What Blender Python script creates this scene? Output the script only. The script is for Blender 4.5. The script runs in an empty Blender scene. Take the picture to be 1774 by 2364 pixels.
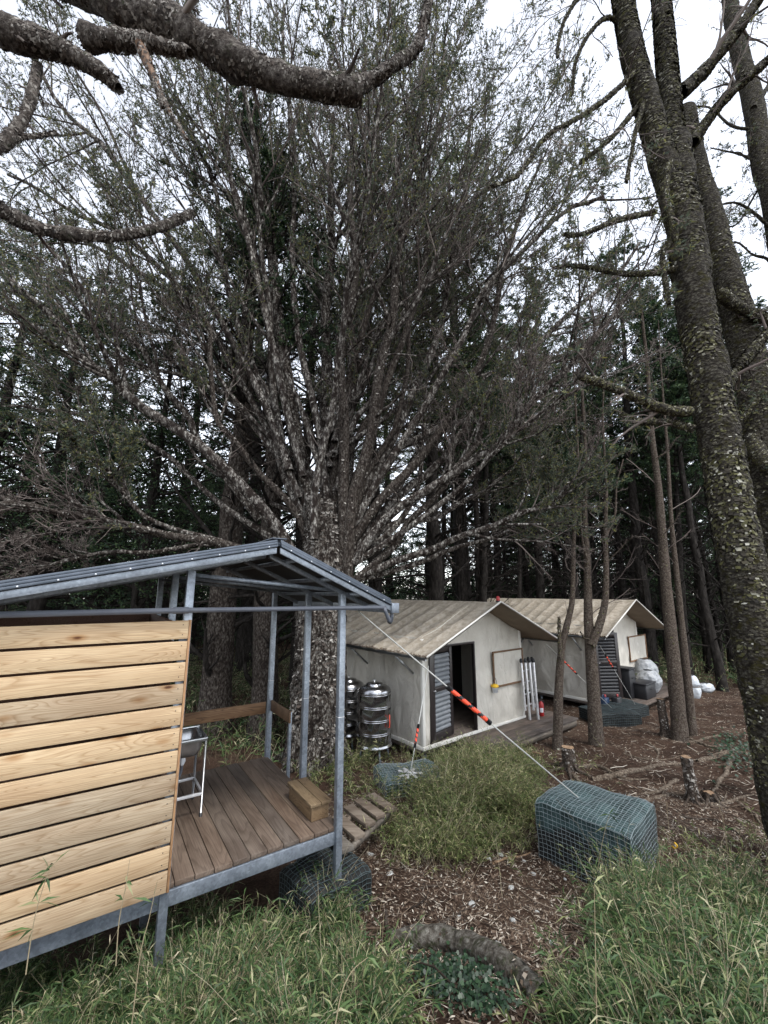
import bpy, math, random
import numpy as np
from mathutils import Vector, Matrix
from mathutils import noise as mn
rad = math.radians
RNG = np.random.default_rng(7)
random.seed(5)
SC = bpy.context.scene
COL = SC.collection

# ------------------------------------------------------------------ camera
FPX, PITCH = 963.0, 0.1888            # focal length in photo pixels (1774 x 2364), pitch up
cam_d = bpy.data.cameras.new('camera')
cam = bpy.data.objects.new('camera', cam_d)
COL.objects.link(cam)
cam_d.sensor_fit = 'VERTICAL'
cam_d.sensor_height = 24.0
cam_d.lens = 24.0 * FPX / 2364.0
cam_d.clip_start = 0.05
cam_d.clip_end = 3000
cam.location = (0, 0, 0)
cam.rotation_euler = (math.pi / 2 + PITCH, 0, 0)
SC.camera = cam

# ------------------------------------------------------------------ sky, sun, exposure
SUN_EL, SUN_AZ = rad(60), rad(143)
w = bpy.data.worlds.new("World"); SC.world = w; w.use_nodes = True
nt = w.node_tree; nt.nodes.clear()
sky = nt.nodes.new('ShaderNodeTexSky'); sky.sky_type = 'NISHITA'; sky.sun_disc = False
sky.sun_elevation = SUN_EL; sky.sun_rotation = SUN_AZ
sky.dust_density = 3.0; sky.air_density = 1.2; sky.altitude = 2500
hs = nt.nodes.new('ShaderNodeHueSaturation'); hs.inputs['Saturation'].default_value = 0.28; hs.inputs['Value'].default_value = 1.35
bg = nt.nodes.new('ShaderNodeBackground'); bg.inputs[1].default_value = 0.15
wo = nt.nodes.new('ShaderNodeOutputWorld')
nt.links.new(sky.outputs[0], hs.inputs['Color']); nt.links.new(hs.outputs[0], bg.inputs[0]); nt.links.new(bg.outputs[0], wo.inputs[0])
sl = bpy.data.lights.new('sun', 'SUN'); sl.energy = 1.1; sl.angle = rad(12); sl.color = (1, .97, .93)
so = bpy.data.objects.new('sun', sl); COL.objects.link(so)
so.rotation_euler = (math.pi / 2 - SUN_EL, 0, math.pi - SUN_AZ)
SC.view_settings.view_transform = 'Standard'
SC.view_settings.look = 'None'
SC.view_settings.gamma = 1
SC.view_settings.exposure = 1.4
SC.cycles.max_bounces = 6
SC.cycles.diffuse_bounces = 3
SC.cycles.transparent_max_bounces = 8

# ------------------------------------------------------------------ materials
def mat(name, base=(.5, .5, .5), rough=.7, metal=0.0, spec=.5):
    m = bpy.data.materials.new(name); m.use_nodes = True
    n = m.node_tree.nodes; b = n['Principled BSDF']
    b.inputs['Base Color'].default_value = (*base, 1)
    b.inputs['Roughness'].default_value = rough
    b.inputs['Metallic'].default_value = metal
    b.inputs['Specular IOR Level'].default_value = spec
    return m, n, m.node_tree.links, b

def nd(n, t, **k):
    x = n.new(t)
    for a, v in k.items():
        if a in x.inputs: x.inputs[a].default_value = v
        else: setattr(x, a, v)
    return x

def ramp(n, stops):
    r = n.new('ShaderNodeValToRGB'); e = r.color_ramp.elements
    while len(e) < len(stops): e.new(.5)
    for i, (p, c) in enumerate(stops):
        e[i].position = p; e[i].color = (*c, 1) if len(c) == 3 else c
    return r

def coords(n, l, scale=(1, 1, 1), rnd=False, kind='Object'):
    tc = n.new('ShaderNodeTexCoord'); mp = n.new('ShaderNodeMapping')
    mp.inputs['Scale'].default_value = scale
    l.new(tc.outputs[kind], mp.inputs[0])
    if rnd:
        oi = n.new('ShaderNodeObjectInfo')
        mu = nd(n, 'ShaderNodeVectorMath', operation='SCALE'); mu.inputs[0].default_value = (37, 53, 71)
        l.new(oi.outputs['Random'], mu.inputs['Scale']); l.new(mu.outputs[0], mp.inputs['Location'])
    return mp

def bump(n, l, b, src, dist=.01, strength=1.0):
    bp = n.new('ShaderNodeBump'); bp.inputs['Distance'].default_value = dist; bp.inputs['Strength'].default_value = strength
    l.new(src, bp.inputs['Height']); l.new(bp.outputs[0], b.inputs['Normal'])

def wood(name, along, light, dark, knots=True, tone=((.75, .8, .85), (1.1, 1.05, 1.0)), rough=.65, weather=0.0, rings=46):
    m, n, l, b = mat(name, rough=rough, spec=.25)
    s = [5.5, 5.5, 5.5]; s[along] = .55
    mp = coords(n, l, s, True)
    nz = nd(n, 'ShaderNodeTexNoise', Scale=1.0, Detail=2.0, Roughness=.45, Distortion=.25); l.new(mp.outputs[0], nz.inputs['Vector'])
    mu = nd(n, 'ShaderNodeMath', operation='MULTIPLY'); mu.inputs[1].default_value = rings; l.new(nz.outputs[0], mu.inputs[0])
    fr = nd(n, 'ShaderNodeMath', operation='FRACT'); l.new(mu.outputs[0], fr.inputs[0])
    r = ramp(n, [(0, dark), (.18, tuple(.55 * a + .45 * c for a, c in zip(light, dark))), (.45, light), (.86, light), (1, dark)]); l.new(fr.outputs[0], r.inputs[0])
    s2 = [160, 160, 160]; s2[along] = 3
    mp2 = coords(n, l, s2, True)
    f = nd(n, 'ShaderNodeTexNoise', Scale=1.0, Detail=3.0); l.new(mp2.outputs[0], f.inputs['Vector'])
    rf = ramp(n, [(.3, (.78, .76, .74)), (.7, (1.1, 1.1, 1.1))]); l.new(f.outputs[0], rf.inputs[0])
    mx = nd(n, 'ShaderNodeMix', data_type='RGBA', blend_type='MULTIPLY'); mx.inputs[0].default_value = 1
    l.new(r.outputs[0], mx.inputs[6]); l.new(rf.outputs[0], mx.inputs[7])
    out = mx.outputs[2]
    s3 = [4, 4, 4]; s3[along] = 1.3
    mp3 = coords(n, l, s3, True)
    g = nd(n, 'ShaderNodeTexNoise', Scale=1.0, Detail=4.0, Roughness=.6); l.new(mp3.outputs[0], g.inputs['Vector'])
    rg = ramp(n, [(.35, (.62, .58, .56) if weather else (.88, .82, .78)), (.65, (1.05, 1.05, 1.05))]); l.new(g.outputs[0], rg.inputs[0])
    mx2 = nd(n, 'ShaderNodeMix', data_type='RGBA', blend_type='MULTIPLY'); mx2.inputs[0].default_value = 1
    l.new(out, mx2.inputs[6]); l.new(rg.outputs[0], mx2.inputs[7]); out = mx2.outputs[2]
    if knots:
        s4 = [5.5, 5.5, 5.5]; s4[along] = 2.2; s4[1 if along == 0 else 2] = 0.0
        mp4 = coords(n, l, s4, True)
        v = nd(n, 'ShaderNodeTexVoronoi', Scale=1.0, Randomness=1.0); l.new(mp4.outputs[0], v.inputs['Vector'])
        rk = ramp(n, [(0, (0.08, .04, .02)), (.05, (.22, .11, .06)), (.09, (.72, .58, .45)), (.19, (1, 1, 1))]); l.new(v.outputs['Distance'], rk.inputs[0])
        mx3 = nd(n, 'ShaderNodeMix', data_type='RGBA', blend_type='MULTIPLY'); mx3.inputs[0].default_value = 1
        l.new(out, mx3.inputs[6]); l.new(rk.outputs[0], mx3.inputs[7]); out = mx3.outputs[2]
    oi = n.new('ShaderNodeObjectInfo')
    ro = ramp(n, [(0, tone[0]), (1, tone[1])]); l.new(oi.outputs['Random'], ro.inputs[0])
    mx4 = nd(n, 'ShaderNodeMix', data_type='RGBA', blend_type='MULTIPLY'); mx4.inputs[0].default_value = 1
    l.new(out, mx4.inputs[6]); l.new(ro.outputs[0], mx4.inputs[7])
    l.new(mx4.outputs[2], b.inputs['Base Color'])
    bump(n, l, b, f.outputs[0], .002, .4)
    return m

def bark(name, dark, mid, pale, moss=None, scale=9.0, squash=.35, pale_at=.62, bd=.03, moss_amt=.5):
    m, n, l, b = mat(name, rough=.9, spec=.15)
    mp = coords(n, l, (1, 1, squash))
    v = nd(n, 'ShaderNodeTexVoronoi', Scale=scale, feature='F1'); l.new(mp.outputs[0], v.inputs['Vector'])
    nz = nd(n, 'ShaderNodeTexNoise', Scale=scale * 1.7, Detail=6.0, Roughness=.7); l.new(mp.outputs[0], nz.inputs['Vector'])
    ad = nd(n, 'ShaderNodeMath', operation='MULTIPLY_ADD'); ad.inputs[1].default_value = -.35; l.new(v.outputs['Distance'], ad.inputs[0]); l.new(nz.outputs[0], ad.inputs[2])
    r = ramp(n, [(.18, dark), (.42, mid), (pale_at, tuple(.5 * a + .5 * c for a, c in zip(mid, pale))), (min(.98, pale_at + .1), pale)])
    ad2 = nd(n, 'ShaderNodeMath', operation='ADD'); ad2.inputs[1].default_value = .14; l.new(ad.outputs[0], ad2.inputs[0])
    l.new(ad2.outputs[0], r.inputs[0])
    out = r.outputs[0]
    if moss:
        g = nd(n, 'ShaderNodeTexNoise', Scale=scale * .45, Detail=5.0, Roughness=.65); l.new(mp.outputs[0], g.inputs['Vector'])
        rg = ramp(n, [(moss_amt - .06, (0, 0, 0)), (moss_amt + .06, (1, 1, 1))]); l.new(g.outputs[0], rg.inputs[0])
        mx = nd(n, 'ShaderNodeMix', data_type='RGBA'); l.new(rg.outputs[0], mx.inputs[0]); l.new(out, mx.inputs[6])
        mr = ramp(n, [(.3, tuple(c * .35 for c in moss)), (.7, moss)]); l.new(nz.outputs[0], mr.inputs[0])
        l.new(mr.outputs[0], mx.inputs[7]); out = mx.outputs[2]
    l.new(out, b.inputs['Base Color'])
    bump(n, l, b, ad.outputs[0], bd, 1.0)
    return m

def leafmat(name, cols, rough=.6, trans=.25):
    m, n, l, b = mat(name, rough=rough, spec=.3)
    g = n.new('ShaderNodeNewGeometry')
    r = ramp(n, cols); l.new(g.outputs['Random Per Island'], r.inputs[0]); l.new(r.outputs[0], b.inputs['Base Color'])
    if trans:
        t = n.new('ShaderNodeBsdfTranslucent'); l.new(r.outputs[0], t.inputs[0])
        ms = n.new('ShaderNodeMixShader'); ms.inputs[0].default_value = trans
        l.new(b.outputs[0], ms.inputs[1]); l.new(t.outputs[0], ms.inputs[2]); l.new(ms.outputs[0], n['Material Output'].inputs[0])
    return m

def noisy(name, c1, c2, scale=6, rough=.7, metal=0, bd=0.0, detail=4, spec=.4, stretch=(1, 1, 1), lo=.35, hi=.65):
    m, n, l, b = mat(name, rough=rough, metal=metal, spec=spec)
    mp = coords(n, l, stretch)
    z = nd(n, 'ShaderNodeTexNoise', Scale=scale, Detail=detail, Roughness=.6); l.new(mp.outputs[0], z.inputs['Vector'])
    r = ramp(n, [(lo, c1), (hi, c2)]); l.new(z.outputs[0], r.inputs[0]); l.new(r.outputs[0], b.inputs['Base Color'])
    if bd: bump(n, l, b, z.outputs[0], bd, .8)
    return m

M = {}
M['wallwood'] = wood('pale_cypress_boards', 0, (.475, .375, .245), (.36, .262, .155), tone=((.66, .68, .74), (1.04, .99, .94)))
M['deckwood'] = wood('weathered_deck_boards', 1, (.165, .128, .100), (.115, .088, .068), knots=False, tone=((.8, .85, .9), (1.15, 1.1, 1.05)), weather=1, rings=14)
M['stepwood'] = wood('aged_step_wood', 1, (.25, .175, .10), (.15, .10, .055), weather=1)
M['railwood'] = wood('aged_rail_wood', 0, (.22, .135, .075), (.12, .07, .04), weather=1)
M['endwood'] = wood('trim_wood', 2, (.42, .24, .12), (.3, .16, .08), knots=False)
M['framewood'] = wood('window_frame_wood', 0, (.2, .12, .07), (.12, .07, .04), knots=False)
M['plank'] = wood('grey_planks', 0, (.22, .19, .155), (.15, .125, .10), knots=False, weather=1, rings=12)
M['porch'] = wood('grey_porch_boards', 0, (.14, .115, .10), (.09, .075, .062), knots=False, weather=1, rings=12)
M['innerwood'] = wood('inner_wall_wood', 1, (.2, .11, .08), (.12, .06, .04), knots=False)

def galv():
    m, n, l, b = mat('galvanised_steel', rough=.38, metal=.35, spec=.6)
    mp = coords(n, l, (1, 1, 1))
    v = nd(n, 'ShaderNodeTexVoronoi', Scale=55.0); l.new(mp.outputs[0], v.inputs['Vector'])
    z = nd(n, 'ShaderNodeTexNoise', Scale=7.0, Detail=5.0, Roughness=.7); l.new(mp.outputs[0], z.inputs['Vector'])
    r = ramp(n, [(0, (.17, .195, .225)), (1, (.28, .315, .355))]); l.new(v.outputs['Color'], r.inputs[0])
    r2 = ramp(n, [(.3, (.6, .6, .62)), (.65, (1.1, 1.1, 1.1))]); l.new(z.outputs[0], r2.inputs[0])
    mx = nd(n, 'ShaderNodeMix', data_type='RGBA', blend_type='MULTIPLY'); mx.inputs[0].default_value = 1
    l.new(r.outputs[0], mx.inputs[6]); l.new(r2.outputs[0], mx.inputs[7]); l.new(mx.outputs[2], b.inputs['Base Color'])
    return m
M['galv'] = galv()
M['roofsheet'] = noisy('dark_blue_roof_sheet', (.045, .058, .075), (.085, .10, .125), 5, .35, .3, spec=.5)
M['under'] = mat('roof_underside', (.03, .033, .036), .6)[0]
M['pvc'] = noisy('grey_pvc_pipe', (.075, .082, .10), (.10, .11, .13), 4, .35, 0, spec=.5)
M['steel'] = noisy('stainless_steel', (.30, .30, .31), (.46, .46, .47), 3, .22, 1.0)
M['steel_b'] = noisy('brushed_stainless', (.32, .33, .34), (.45, .46, .47), 9, .3, .9)
M['alu'] = noisy('aluminium', (.5, .5, .51), (.7, .7, .7), 9, .38, .4)
M['black'] = mat('black_plastic', (.012, .012, .014), .5)[0]
M['whitepl'] = mat('white_plastic', (.6, .62, .65), .4)[0]
M['red'] = mat('red_paint', (.28, .012, .012), .35)[0]
M['orange'] = mat('orange_red_sleeve', (.75, .075, .03), .5)[0]
M['rope'] = mat('white_rope', (.5, .5, .47), .8)[0]
M['yellow'] = mat('yellow_plastic', (.75, .45, .02), .4)[0]
M['doorframe'] = mat('dark_door_frame', (.02, .015, .015), .35)[0]
M['louvre'] = noisy('grey_louvre', (.14, .15, .16), (.19, .20, .21), 5, .45)
M['darkin'] = mat('interior_shade', (.012, .01, .009), .9)[0]  # shade inside the tent, put into the colour
M['blue'] = mat('dark_blue_plastic', (.012, .03, .07), .4)[0]
M['bag'] = noisy('white_sack', (.4, .43, .46), (.6, .62, .63), 9, .5, bd=.03)
M['greybag'] = noisy('grey_clear_sack', (.18, .19, .2), (.36, .37, .38), 8, .35, bd=.05)
M['wire'] = mat('coated_wire', (.28, .33, .34), .45, .5)[0]
M['wire_d'] = mat('dull_coated_wire', (.07, .095, .10), .5, .4)[0]
M['fill_d'] = noisy('dark_rock_and_hollow_shade', (.003, .003, .003), (.022, .024, .022), 9, .8, bd=.05)  # dark rock, with shade of the see-through hollow sides painted in
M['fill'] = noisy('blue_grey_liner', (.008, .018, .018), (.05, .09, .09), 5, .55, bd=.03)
M['stone'] = noisy('pale_stone', (.25, .26, .25), (.5, .5, .48), 14, .85, bd=.01)
M['torn'] = noisy('torn_wood', (.06, .032, .02), (.2, .125, .08), 14, .9, bd=.03, stretch=(2, 2, .5))
M['sawn'] = noisy('sawn_wood', (.14, .085, .05), (.30, .20, .12), 30, .8)

def canvas(name, a, c, stain=None, wr=.02):
    m, n, l, b = mat(name, rough=.85, spec=.15)
    mp = coords(n, l, (1, 1, 1))
    z = nd(n, 'ShaderNodeTexNoise', Scale=2.2, Detail=5.0, Roughness=.6); l.new(mp.outputs[0], z.inputs['Vector'])
    r = ramp(n, [(.3, a), (.7, c)]); l.new(z.outputs[0], r.inputs[0]); out = r.outputs[0]
    if stain:
        mp2 = coords(n, l, (1, 1, 1))
        z2 = nd(n, 'ShaderNodeTexNoise', Scale=9.0, Detail=7.0, Roughness=.75); l.new(mp2.outputs[0], z2.inputs['Vector'])
        r2 = ramp(n, [(.38, stain), (.6, (1, 1, 1))]); l.new(z2.outputs[0], r2.inputs[0])
        mx = nd(n, 'ShaderNodeMix', data_type='RGBA', blend_type='MULTIPLY'); mx.inputs[0].default_value = 1
        l.new(out, mx.inputs[6]); l.new(r2.outputs[0], mx.inputs[7]); out = mx.outputs[2]
    l.new(out, b.inputs['Base Color'])
    mp3 = coords(n, l, (1, 1, .45))
    z3 = nd(n, 'ShaderNodeTexNoise', Scale=3.2, Detail=3.0, Distortion=1.6); l.new(mp3.outputs[0], z3.inputs['Vector'])
    bump(n, l, b, z3.outputs[0], wr * 3, .8)
    return m
M['canvas'] = canvas('wall_canvas', (.45, .42, .365), (.55, .52, .46), None, .025)
M['roofcanvas'] = canvas('stained_roof_canvas', (.30, .265, .215), (.40, .36, .30), (.66, .62, .56), .006)
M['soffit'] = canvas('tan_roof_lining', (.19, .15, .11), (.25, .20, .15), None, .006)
M['piping'] = mat('white_canvas_trim', (.62, .6, .55), .8)[0]

M['bark'] = bark('lichen_bark', (.010, .008, .006), (.06, .047, .038), (.40, .38, .34), (.028, .02, .016), 24, .5, .56, .07, .52)
M['limb'] = bark('limb_bark', (.012, .010, .009), (.065, .055, .048), (.42, .40, .36), (.030, .022, .018), 20, .45, .56, .02, .50)
M['darklimb'] = bark('dark_limb_bark', (.006, .005, .004), (.028, .021, .017), (.16, .145, .125), None, 24, .5, .62, .015)
M['twig'] = leafmat('grey_brown_twigs', [(0, (.034, .027, .023)), (.5, (.095, .074, .066)), (1, (.20, .17, .15))], .9, 0)
M['mossbark'] = bark('mossy_bark', (.004, .0035, .003), (.03, .024, .018), (.16, .15, .12), (.055, .048, .012), 26, 1.5, .58, .08, .58)
M['overbark'] = bark('peeling_bark', (.012, .010, .009), (.075, .062, .054), (.27, .245, .215), (.08, .09, .05), 20, 1, .60, .05, .63)
M['flake'] = leafmat('bark_flakes', [(0, (.010, .008, .006)), (.5, (.035, .029, .02)), (.8, (.07, .068, .022)), (.93, (.16, .15, .11)), (1, (.34, .33, .28))], .85, 0)
M['paleflake'] = leafmat('pale_bark_flakes', [(0, (.02, .016, .013)), (.5, (.07, .055, .045)), (1, (.32, .30, .27))], .85, 0)
M['darkbark'] = bark('dark_bark', (.005, .004, .004), (.018, .015, .013), (.06, .054, .048), None, 12, .35, .68, .04)
M['youngbark'] = bark('brown_bark', (.012, .009, .007), (.055, .041, .031), (.17, .15, .13), None, 30, .8, .66, .012)
M['leaf'] = leafmat('hemlock_needles', [(0, (.03, .055, .025)), (.6, (.055, .09, .035)), (1, (.14, .15, .045))], .65, .35)
M['leafgrey'] = leafmat('grey_green_needles', [(0, (.05, .065, .05)), (.6, (.085, .105, .07)), (1, (.19, .18, .06))], .7, .35)
M['leafbg'] = leafmat('dark_conifer_needles', [(0, (.016, .034, .02)), (.6, (.034, .066, .03)), (1, (.085, .13, .045))], .6, .2)
M['grass'] = leafmat('bamboo_grass_leaves', [(0, (.018, .040, .014)), (.4, (.050, .095, .032)), (.78, (.11, .165, .058)), (.90, (.23, .25, .11)), (1, (.46, .43, .27))], .5, .3)
M['grass_dry'] = leafmat('olive_grass_leaves', [(0, (.035, .055, .018)), (.4, (.09, .125, .036)), (.75, (.17, .20, .07)), (1, (.44, .40, .22))], .55, .3)
M['straw'] = leafmat('dry_stems', [(0, (.08, .06, .035)), (.6, (.22, .18, .11)), (1, (.45, .4, .28))], .8, 0)
M['ivy'] = leafmat('ivy_leaves', [(0, (.010, .024, .012)), (.7, (.022, .048, .024)), (1, (.045, .085, .04))], .4, .15)
M['litter'] = leafmat('litter_bits', [(0, (.02, .014, .010)), (.45, (.085, .055, .038)), (.8, (.20, .15, .108)), (1, (.55, .5, .42))], .9, 0)

def groundmat():
    m, n, l, b = mat('forest_floor', rough=.95, spec=.1)
    mp = coords(n, l)
    a = nd(n, 'ShaderNodeTexNoise', Scale=1.1, Detail=6.0, Roughness=.65); l.new(mp.outputs[0], a.inputs['Vector'])
    c = nd(n, 'ShaderNodeTexNoise', Scale=38.0, Detail=6.0, Roughness=.75); l.new(mp.outputs[0], c.inputs['Vector'])
    r = ramp(n, [(.3, (.026, .016, .011)), (.5, (.065, .040, .028)), (.7, (.115, .08, .058))]); l.new(a.outputs[0], r.inputs[0])
    r2 = ramp(n, [(.3, (.35, .33, .32)), (.55, (1, 1, 1)), (.75, (1.9, 1.8, 1.7))]); l.new(c.outputs[0], r2.inputs[0])
    mx = nd(n, 'ShaderNodeMix', data_type='RGBA', blend_type='MULTIPLY'); mx.inputs[0].default_value = 1
    l.new(r.outputs[0], mx.inputs[6]); l.new(r2.outputs[0], mx.inputs[7]); l.new(mx.outputs[2], b.inputs['Base Color'])
    bump(n, l, b, c.outputs[0], .03, 1)
    return m
M['ground'] = groundmat()

# ------------------------------------------------------------------ object helpers
def link_mesh(name, me, parent=None, mats=(), smooth=False):
    o = bpy.data.objects.new(name, me); COL.objects.link(o)
    for mm in mats: me.materials.append(mm)
    if parent: o.parent = parent
    if smooth: me.polygons.foreach_set('use_smooth', np.ones(len(me.polygons), bool))
    return o

def tag(o, label=None, cat=None, group=None, kind=None):
    if label: o['label'] = label
    if cat: o['category'] = cat
    if group: o['group'] = group
    if kind: o['kind'] = kind
    return o

def thing(name, label, cat, loc=(0, 0, 0), rz=0, group=None):
    o = bpy.data.objects.new(name, None); COL.objects.link(o)
    o.location = loc; o.rotation_euler = (0, 0, rz); o.empty_display_size = .2
    return tag(o, label, cat, group)

class MB:
    """collects geometry for ONE mesh object"""
    def __init__(s): s.v = []; s.f = []; s.m = []; s.n = 0
    def add(s, V, F, mi=0):
        V = np.asarray(V, float).reshape(-1, 3)
        F = np.asarray(F, dtype=np.int64)
        s.v.append(V); s.f.append(F + s.n); s.m.append(np.full(len(F), mi)); s.n += len(V)
        return s
    def box(s, x0, x1, y0, y1, z0, z1, mi=0):
        V = [(x, y, z) for x in (x0, x1) for y in (y0, y1) for z in (z0, z1)]
        return s.add(V, [(0, 1, 3, 2), (4, 6, 7, 5), (0, 4, 5, 1), (2, 3, 7, 6), (0, 2, 6, 4), (1, 5, 7, 3)], mi)
    def bar(s, a, b, w_, h_, mi=0, up=(0, 0, 1)):
        a = Vector(a); b = Vector(b); d = (b - a).normalized(); u = Vector(up)
        sx = d.cross(u).normalized() if d.cross(u).length > 1e-4 else Vector((1, 0, 0)); uz = sx.cross(d).normalized()
        V = [p + sx * (i * w_ / 2) + uz * (j * h_ / 2) for p in (a, b) for i in (-1, 1) for j in (-1, 1)]
        return s.add([tuple(q) for q in V], [(0, 1, 3, 2), (4, 6, 7, 5), (0, 4, 5, 1), (2, 3, 7, 6), (0, 2, 6, 4), (1, 5, 7, 3)], mi)
    def tubes(s, P, R, k=6, mi=0, cap=False):
        P = np.asarray(P, float); R = np.asarray(R, float)
        if P.ndim == 2: P = P[None]; R = R[None]
        m_, n_ = P.shape[:2]
        T = np.gradient(P, axis=1); T /= np.linalg.norm(T, axis=2, keepdims=True) + 1e-9
        av = np.abs(T.mean(1)); ax = np.argmin(av, 1); ref = np.eye(3)[ax][:, None, :].repeat(n_, 1)
        U = np.cross(T, ref); U /= np.linalg.norm(U, axis=2, keepdims=True) + 1e-9
        W = np.cross(T, U)
        th = np.arange(k) * 2 * np.pi / k
        V = P[:, :, None, :] + R[:, :, None, None] * (np.cos(th)[None, None, :, None] * U[:, :, None, :] + np.sin(th)[None, None, :, None] * W[:, :, None, :])
        idx = np.arange(m_ * n_ * k).reshape(m_, n_, k)
        a = idx[:, :-1, :]; b = np.roll(idx, -1, 2)[:, :-1, :]; c = np.roll(idx, -1, 2)[:, 1:, :]; d = idx[:, 1:, :]
        F = np.stack([a, b, c, d], -1).reshape(-1, 4)
        s.add(V.reshape(-1, 3), F, mi)
        if cap:
            nb = s.n - m_ * n_ * k
            for e in (0, n_ - 1):
                cen = P[:, e]; s.add(cen, np.zeros((0, 3), int), mi)
                c0 = s.n - m_
                ring = idx[:, e, :] + nb
                F2 = np.stack([ring, np.roll(ring, -1, 1), (c0 + np.arange(m_))[:, None].repeat(k, 1)], -1).reshape(-1, 3)
                s.f.append(F2); s.m.append(np.full(len(F2), mi))
        return s
    def tube(s, pts, r, k=8, mi=0, cap=True):
        pts = np.array(pts, float)
        r = np.full(len(pts), r) if np.isscalar(r) else np.array(r, float)
        return s.tubes(pts, r, k, mi, cap)
    def lathe(s, prof, cx=0, cy=0, k=24, mi=0):
        th = np.arange(k) * 2 * np.pi / k
        V = [(cx + r * math.cos(t), cy + r * math.sin(t), z) for r, z in prof for t in th]
        n_ = len(prof)
        F = [(i * k + j, i * k + (j + 1) % k, (i + 1) * k + (j + 1) % k, (i + 1) * k + j) for i in range(n_ - 1) for j in range(k)]
        return s.add(V, F, mi)
    def quads(s, V4, mi=0):
        V4 = np.asarray(V4, float); m_ = len(V4)
        return s.add(V4.reshape(-1, 3), np.arange(m_ * 4).reshape(m_, 4), mi)
    def grid(s, fn, nu, nv, mi=0, closed=False):
        V = [fn(i / nu, j / nv) for i in range(nu + 1) for j in range(nv + 1)]
        F = [(i * (nv + 1) + j, (i + 1) * (nv + 1) + j, (i + 1) * (nv + 1) + j + 1, i * (nv + 1) + j + 1) for i in range(nu) for j in range(nv)]
        return s.add(V, F, mi)
    def mesh(s, name):
        me = bpy.data.meshes.new(name)
        V = np.concatenate(s.v).astype(np.float32)
        me.vertices.add(len(V)); me.vertices.foreach_set('co', V.ravel())
        loops = []; tot = []
        mi = []
        for F, m_ in zip(s.f, s.m):
            if len(F) == 0: continue
            loops.append(F.ravel()); tot.append(np.full(len(F), F.shape[1])); mi.append(m_)
        L = np.concatenate(loops).astype(np.int32); Tt = np.concatenate(tot).astype(np.int32)
        st = np.concatenate([[0], np.cumsum(Tt)[:-1]]).astype(np.int32)
        me.loops.add(len(L)); me.loops.foreach_set('vertex_index', L)
        me.polygons.add(len(Tt)); me.polygons.foreach_set('loop_start', st)
        me.polygons.foreach_set('material_index', np.concatenate(mi).astype(np.int32))
        me.update(calc_edges=True)
        return me
    def build(s, name, mats, parent=None, smooth=False, bevel=0):
        if not isinstance(mats, (list, tuple)): mats = [mats]
        o = link_mesh(name, s.mesh(name), parent, mats, smooth)
        if bevel:
            b = o.modifiers.new('bevel', 'BEVEL'); b.width = bevel; b.segments = 2; b.limit_method = 'ANGLE'
        return o

# photo pixel <-> world, used only to find where things stand
CP, SP = math.cos(PITCH), math.sin(PITCH)
def ray(px, py):
    a = (px - 887) / FPX; b = (1182 - py) / FPX
    return np.array([a, CP - b * SP, SP + b * CP])
def at_y(px, py, Y):
    d = ray(px, py); return d * (Y / d[1])
def at_z(px, py, Z):
    d = ray(px, py); return d * (Z / d[2])
def project(P):
    P = np.asarray(P, float)
    F = P[..., 1] * CP + P[..., 2] * SP; U = -P[..., 1] * SP + P[..., 2] * CP
    F = np.where(F < .05, .05, F)
    return 887 + FPX * P[..., 0] / F, 1182 - FPX * U / F
def spline(pts, n):
    pts = np.asarray(pts, float); m_ = len(pts)
    if m_ == 2: return pts[0] + (pts[1] - pts[0]) * np.linspace(0, 1, n)[:, None]
    P = np.vstack([2 * pts[0] - pts[1], pts, 2 * pts[-1] - pts[-2]])
    t = np.linspace(0, m_ - 1 - 1e-6, n); i = t.astype(int); f = (t - i)[:, None]
    p0, p1, p2, p3 = P[i], P[i + 1], P[i + 2], P[i + 3]
    return .5 * (2 * p1 + (p2 - p0) * f + (2 * p0 - 5 * p1 + 4 * p2 - p3) * f ** 2 + (3 * p1 - p0 - 3 * p2 + p3) * f ** 3)

# ------------------------------------------------------------------ ground
CTRL = np.array([
 (0,0,-1.6),(-2,0,-1.55),(2,0,-1.55),(4,1,-1.65),(-4,0,-1.7),
 (-1.5,2,-2.05),(0,2,-2.15),(1.5,2,-2.1),(3,2,-2.0),(5,2,-2.1),
 (-2.2,2.6,-2.6),(-1.2,3.2,-2.85),(-.3,3.8,-2.9),(.6,3.3,-2.6),(2,3.4,-2.55),(3.5,3.3,-2.4),(5,3.4,-2.4),
 (-3.4,3.0,-2.9),(-2,4.5,-3.1),(-1,6,-3.2),(0,5.2,-3.03),(1.5,5,-3.1),(2.2,5.2,-3.25),(2.8,5.2,-3.25),(2.9,6.3,-3.15),(4.5,5,-2.9),(6.5,5,-2.75),
 (.5,7,-3.15),(3,8,-3.25),(6,8,-3.15),(9,8,-3.0),(0,9.5,-3.4),(3,12,-3.42),(8,12,-3.35),(13,12,-3.2),
 (-3,9,-3.4),(-7,8,-3.4),(-7,3,-3.0),(15,22,-3.5),(0,20,-3.5),(-12,20,-3.5),(-15,5,-3.3),(18,5,-2.8),(0,-8,-1.2),(12,-6,-1.6),(-12,-6,-1.8)], float)
def _U(r2): return np.where(r2 > 1e-9, .5 * r2 * np.log(np.maximum(r2, 1e-9)), 0)
_n = len(CTRL); _d = ((CTRL[:, None, :2] - CTRL[None, :, :2]) ** 2).sum(-1)
_A = np.zeros((_n + 3, _n + 3)); _A[:_n, :_n] = _U(_d) + .05 * np.eye(_n); _A[:_n, _n] = 1; _A[:_n, _n + 1:] = CTRL[:, :2]; _A[_n, :_n] = 1; _A[_n + 1:, :_n] = CTRL[:, :2].T
_W = np.linalg.solve(_A, np.concatenate([CTRL[:, 2], [0, 0, 0]]))
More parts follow.
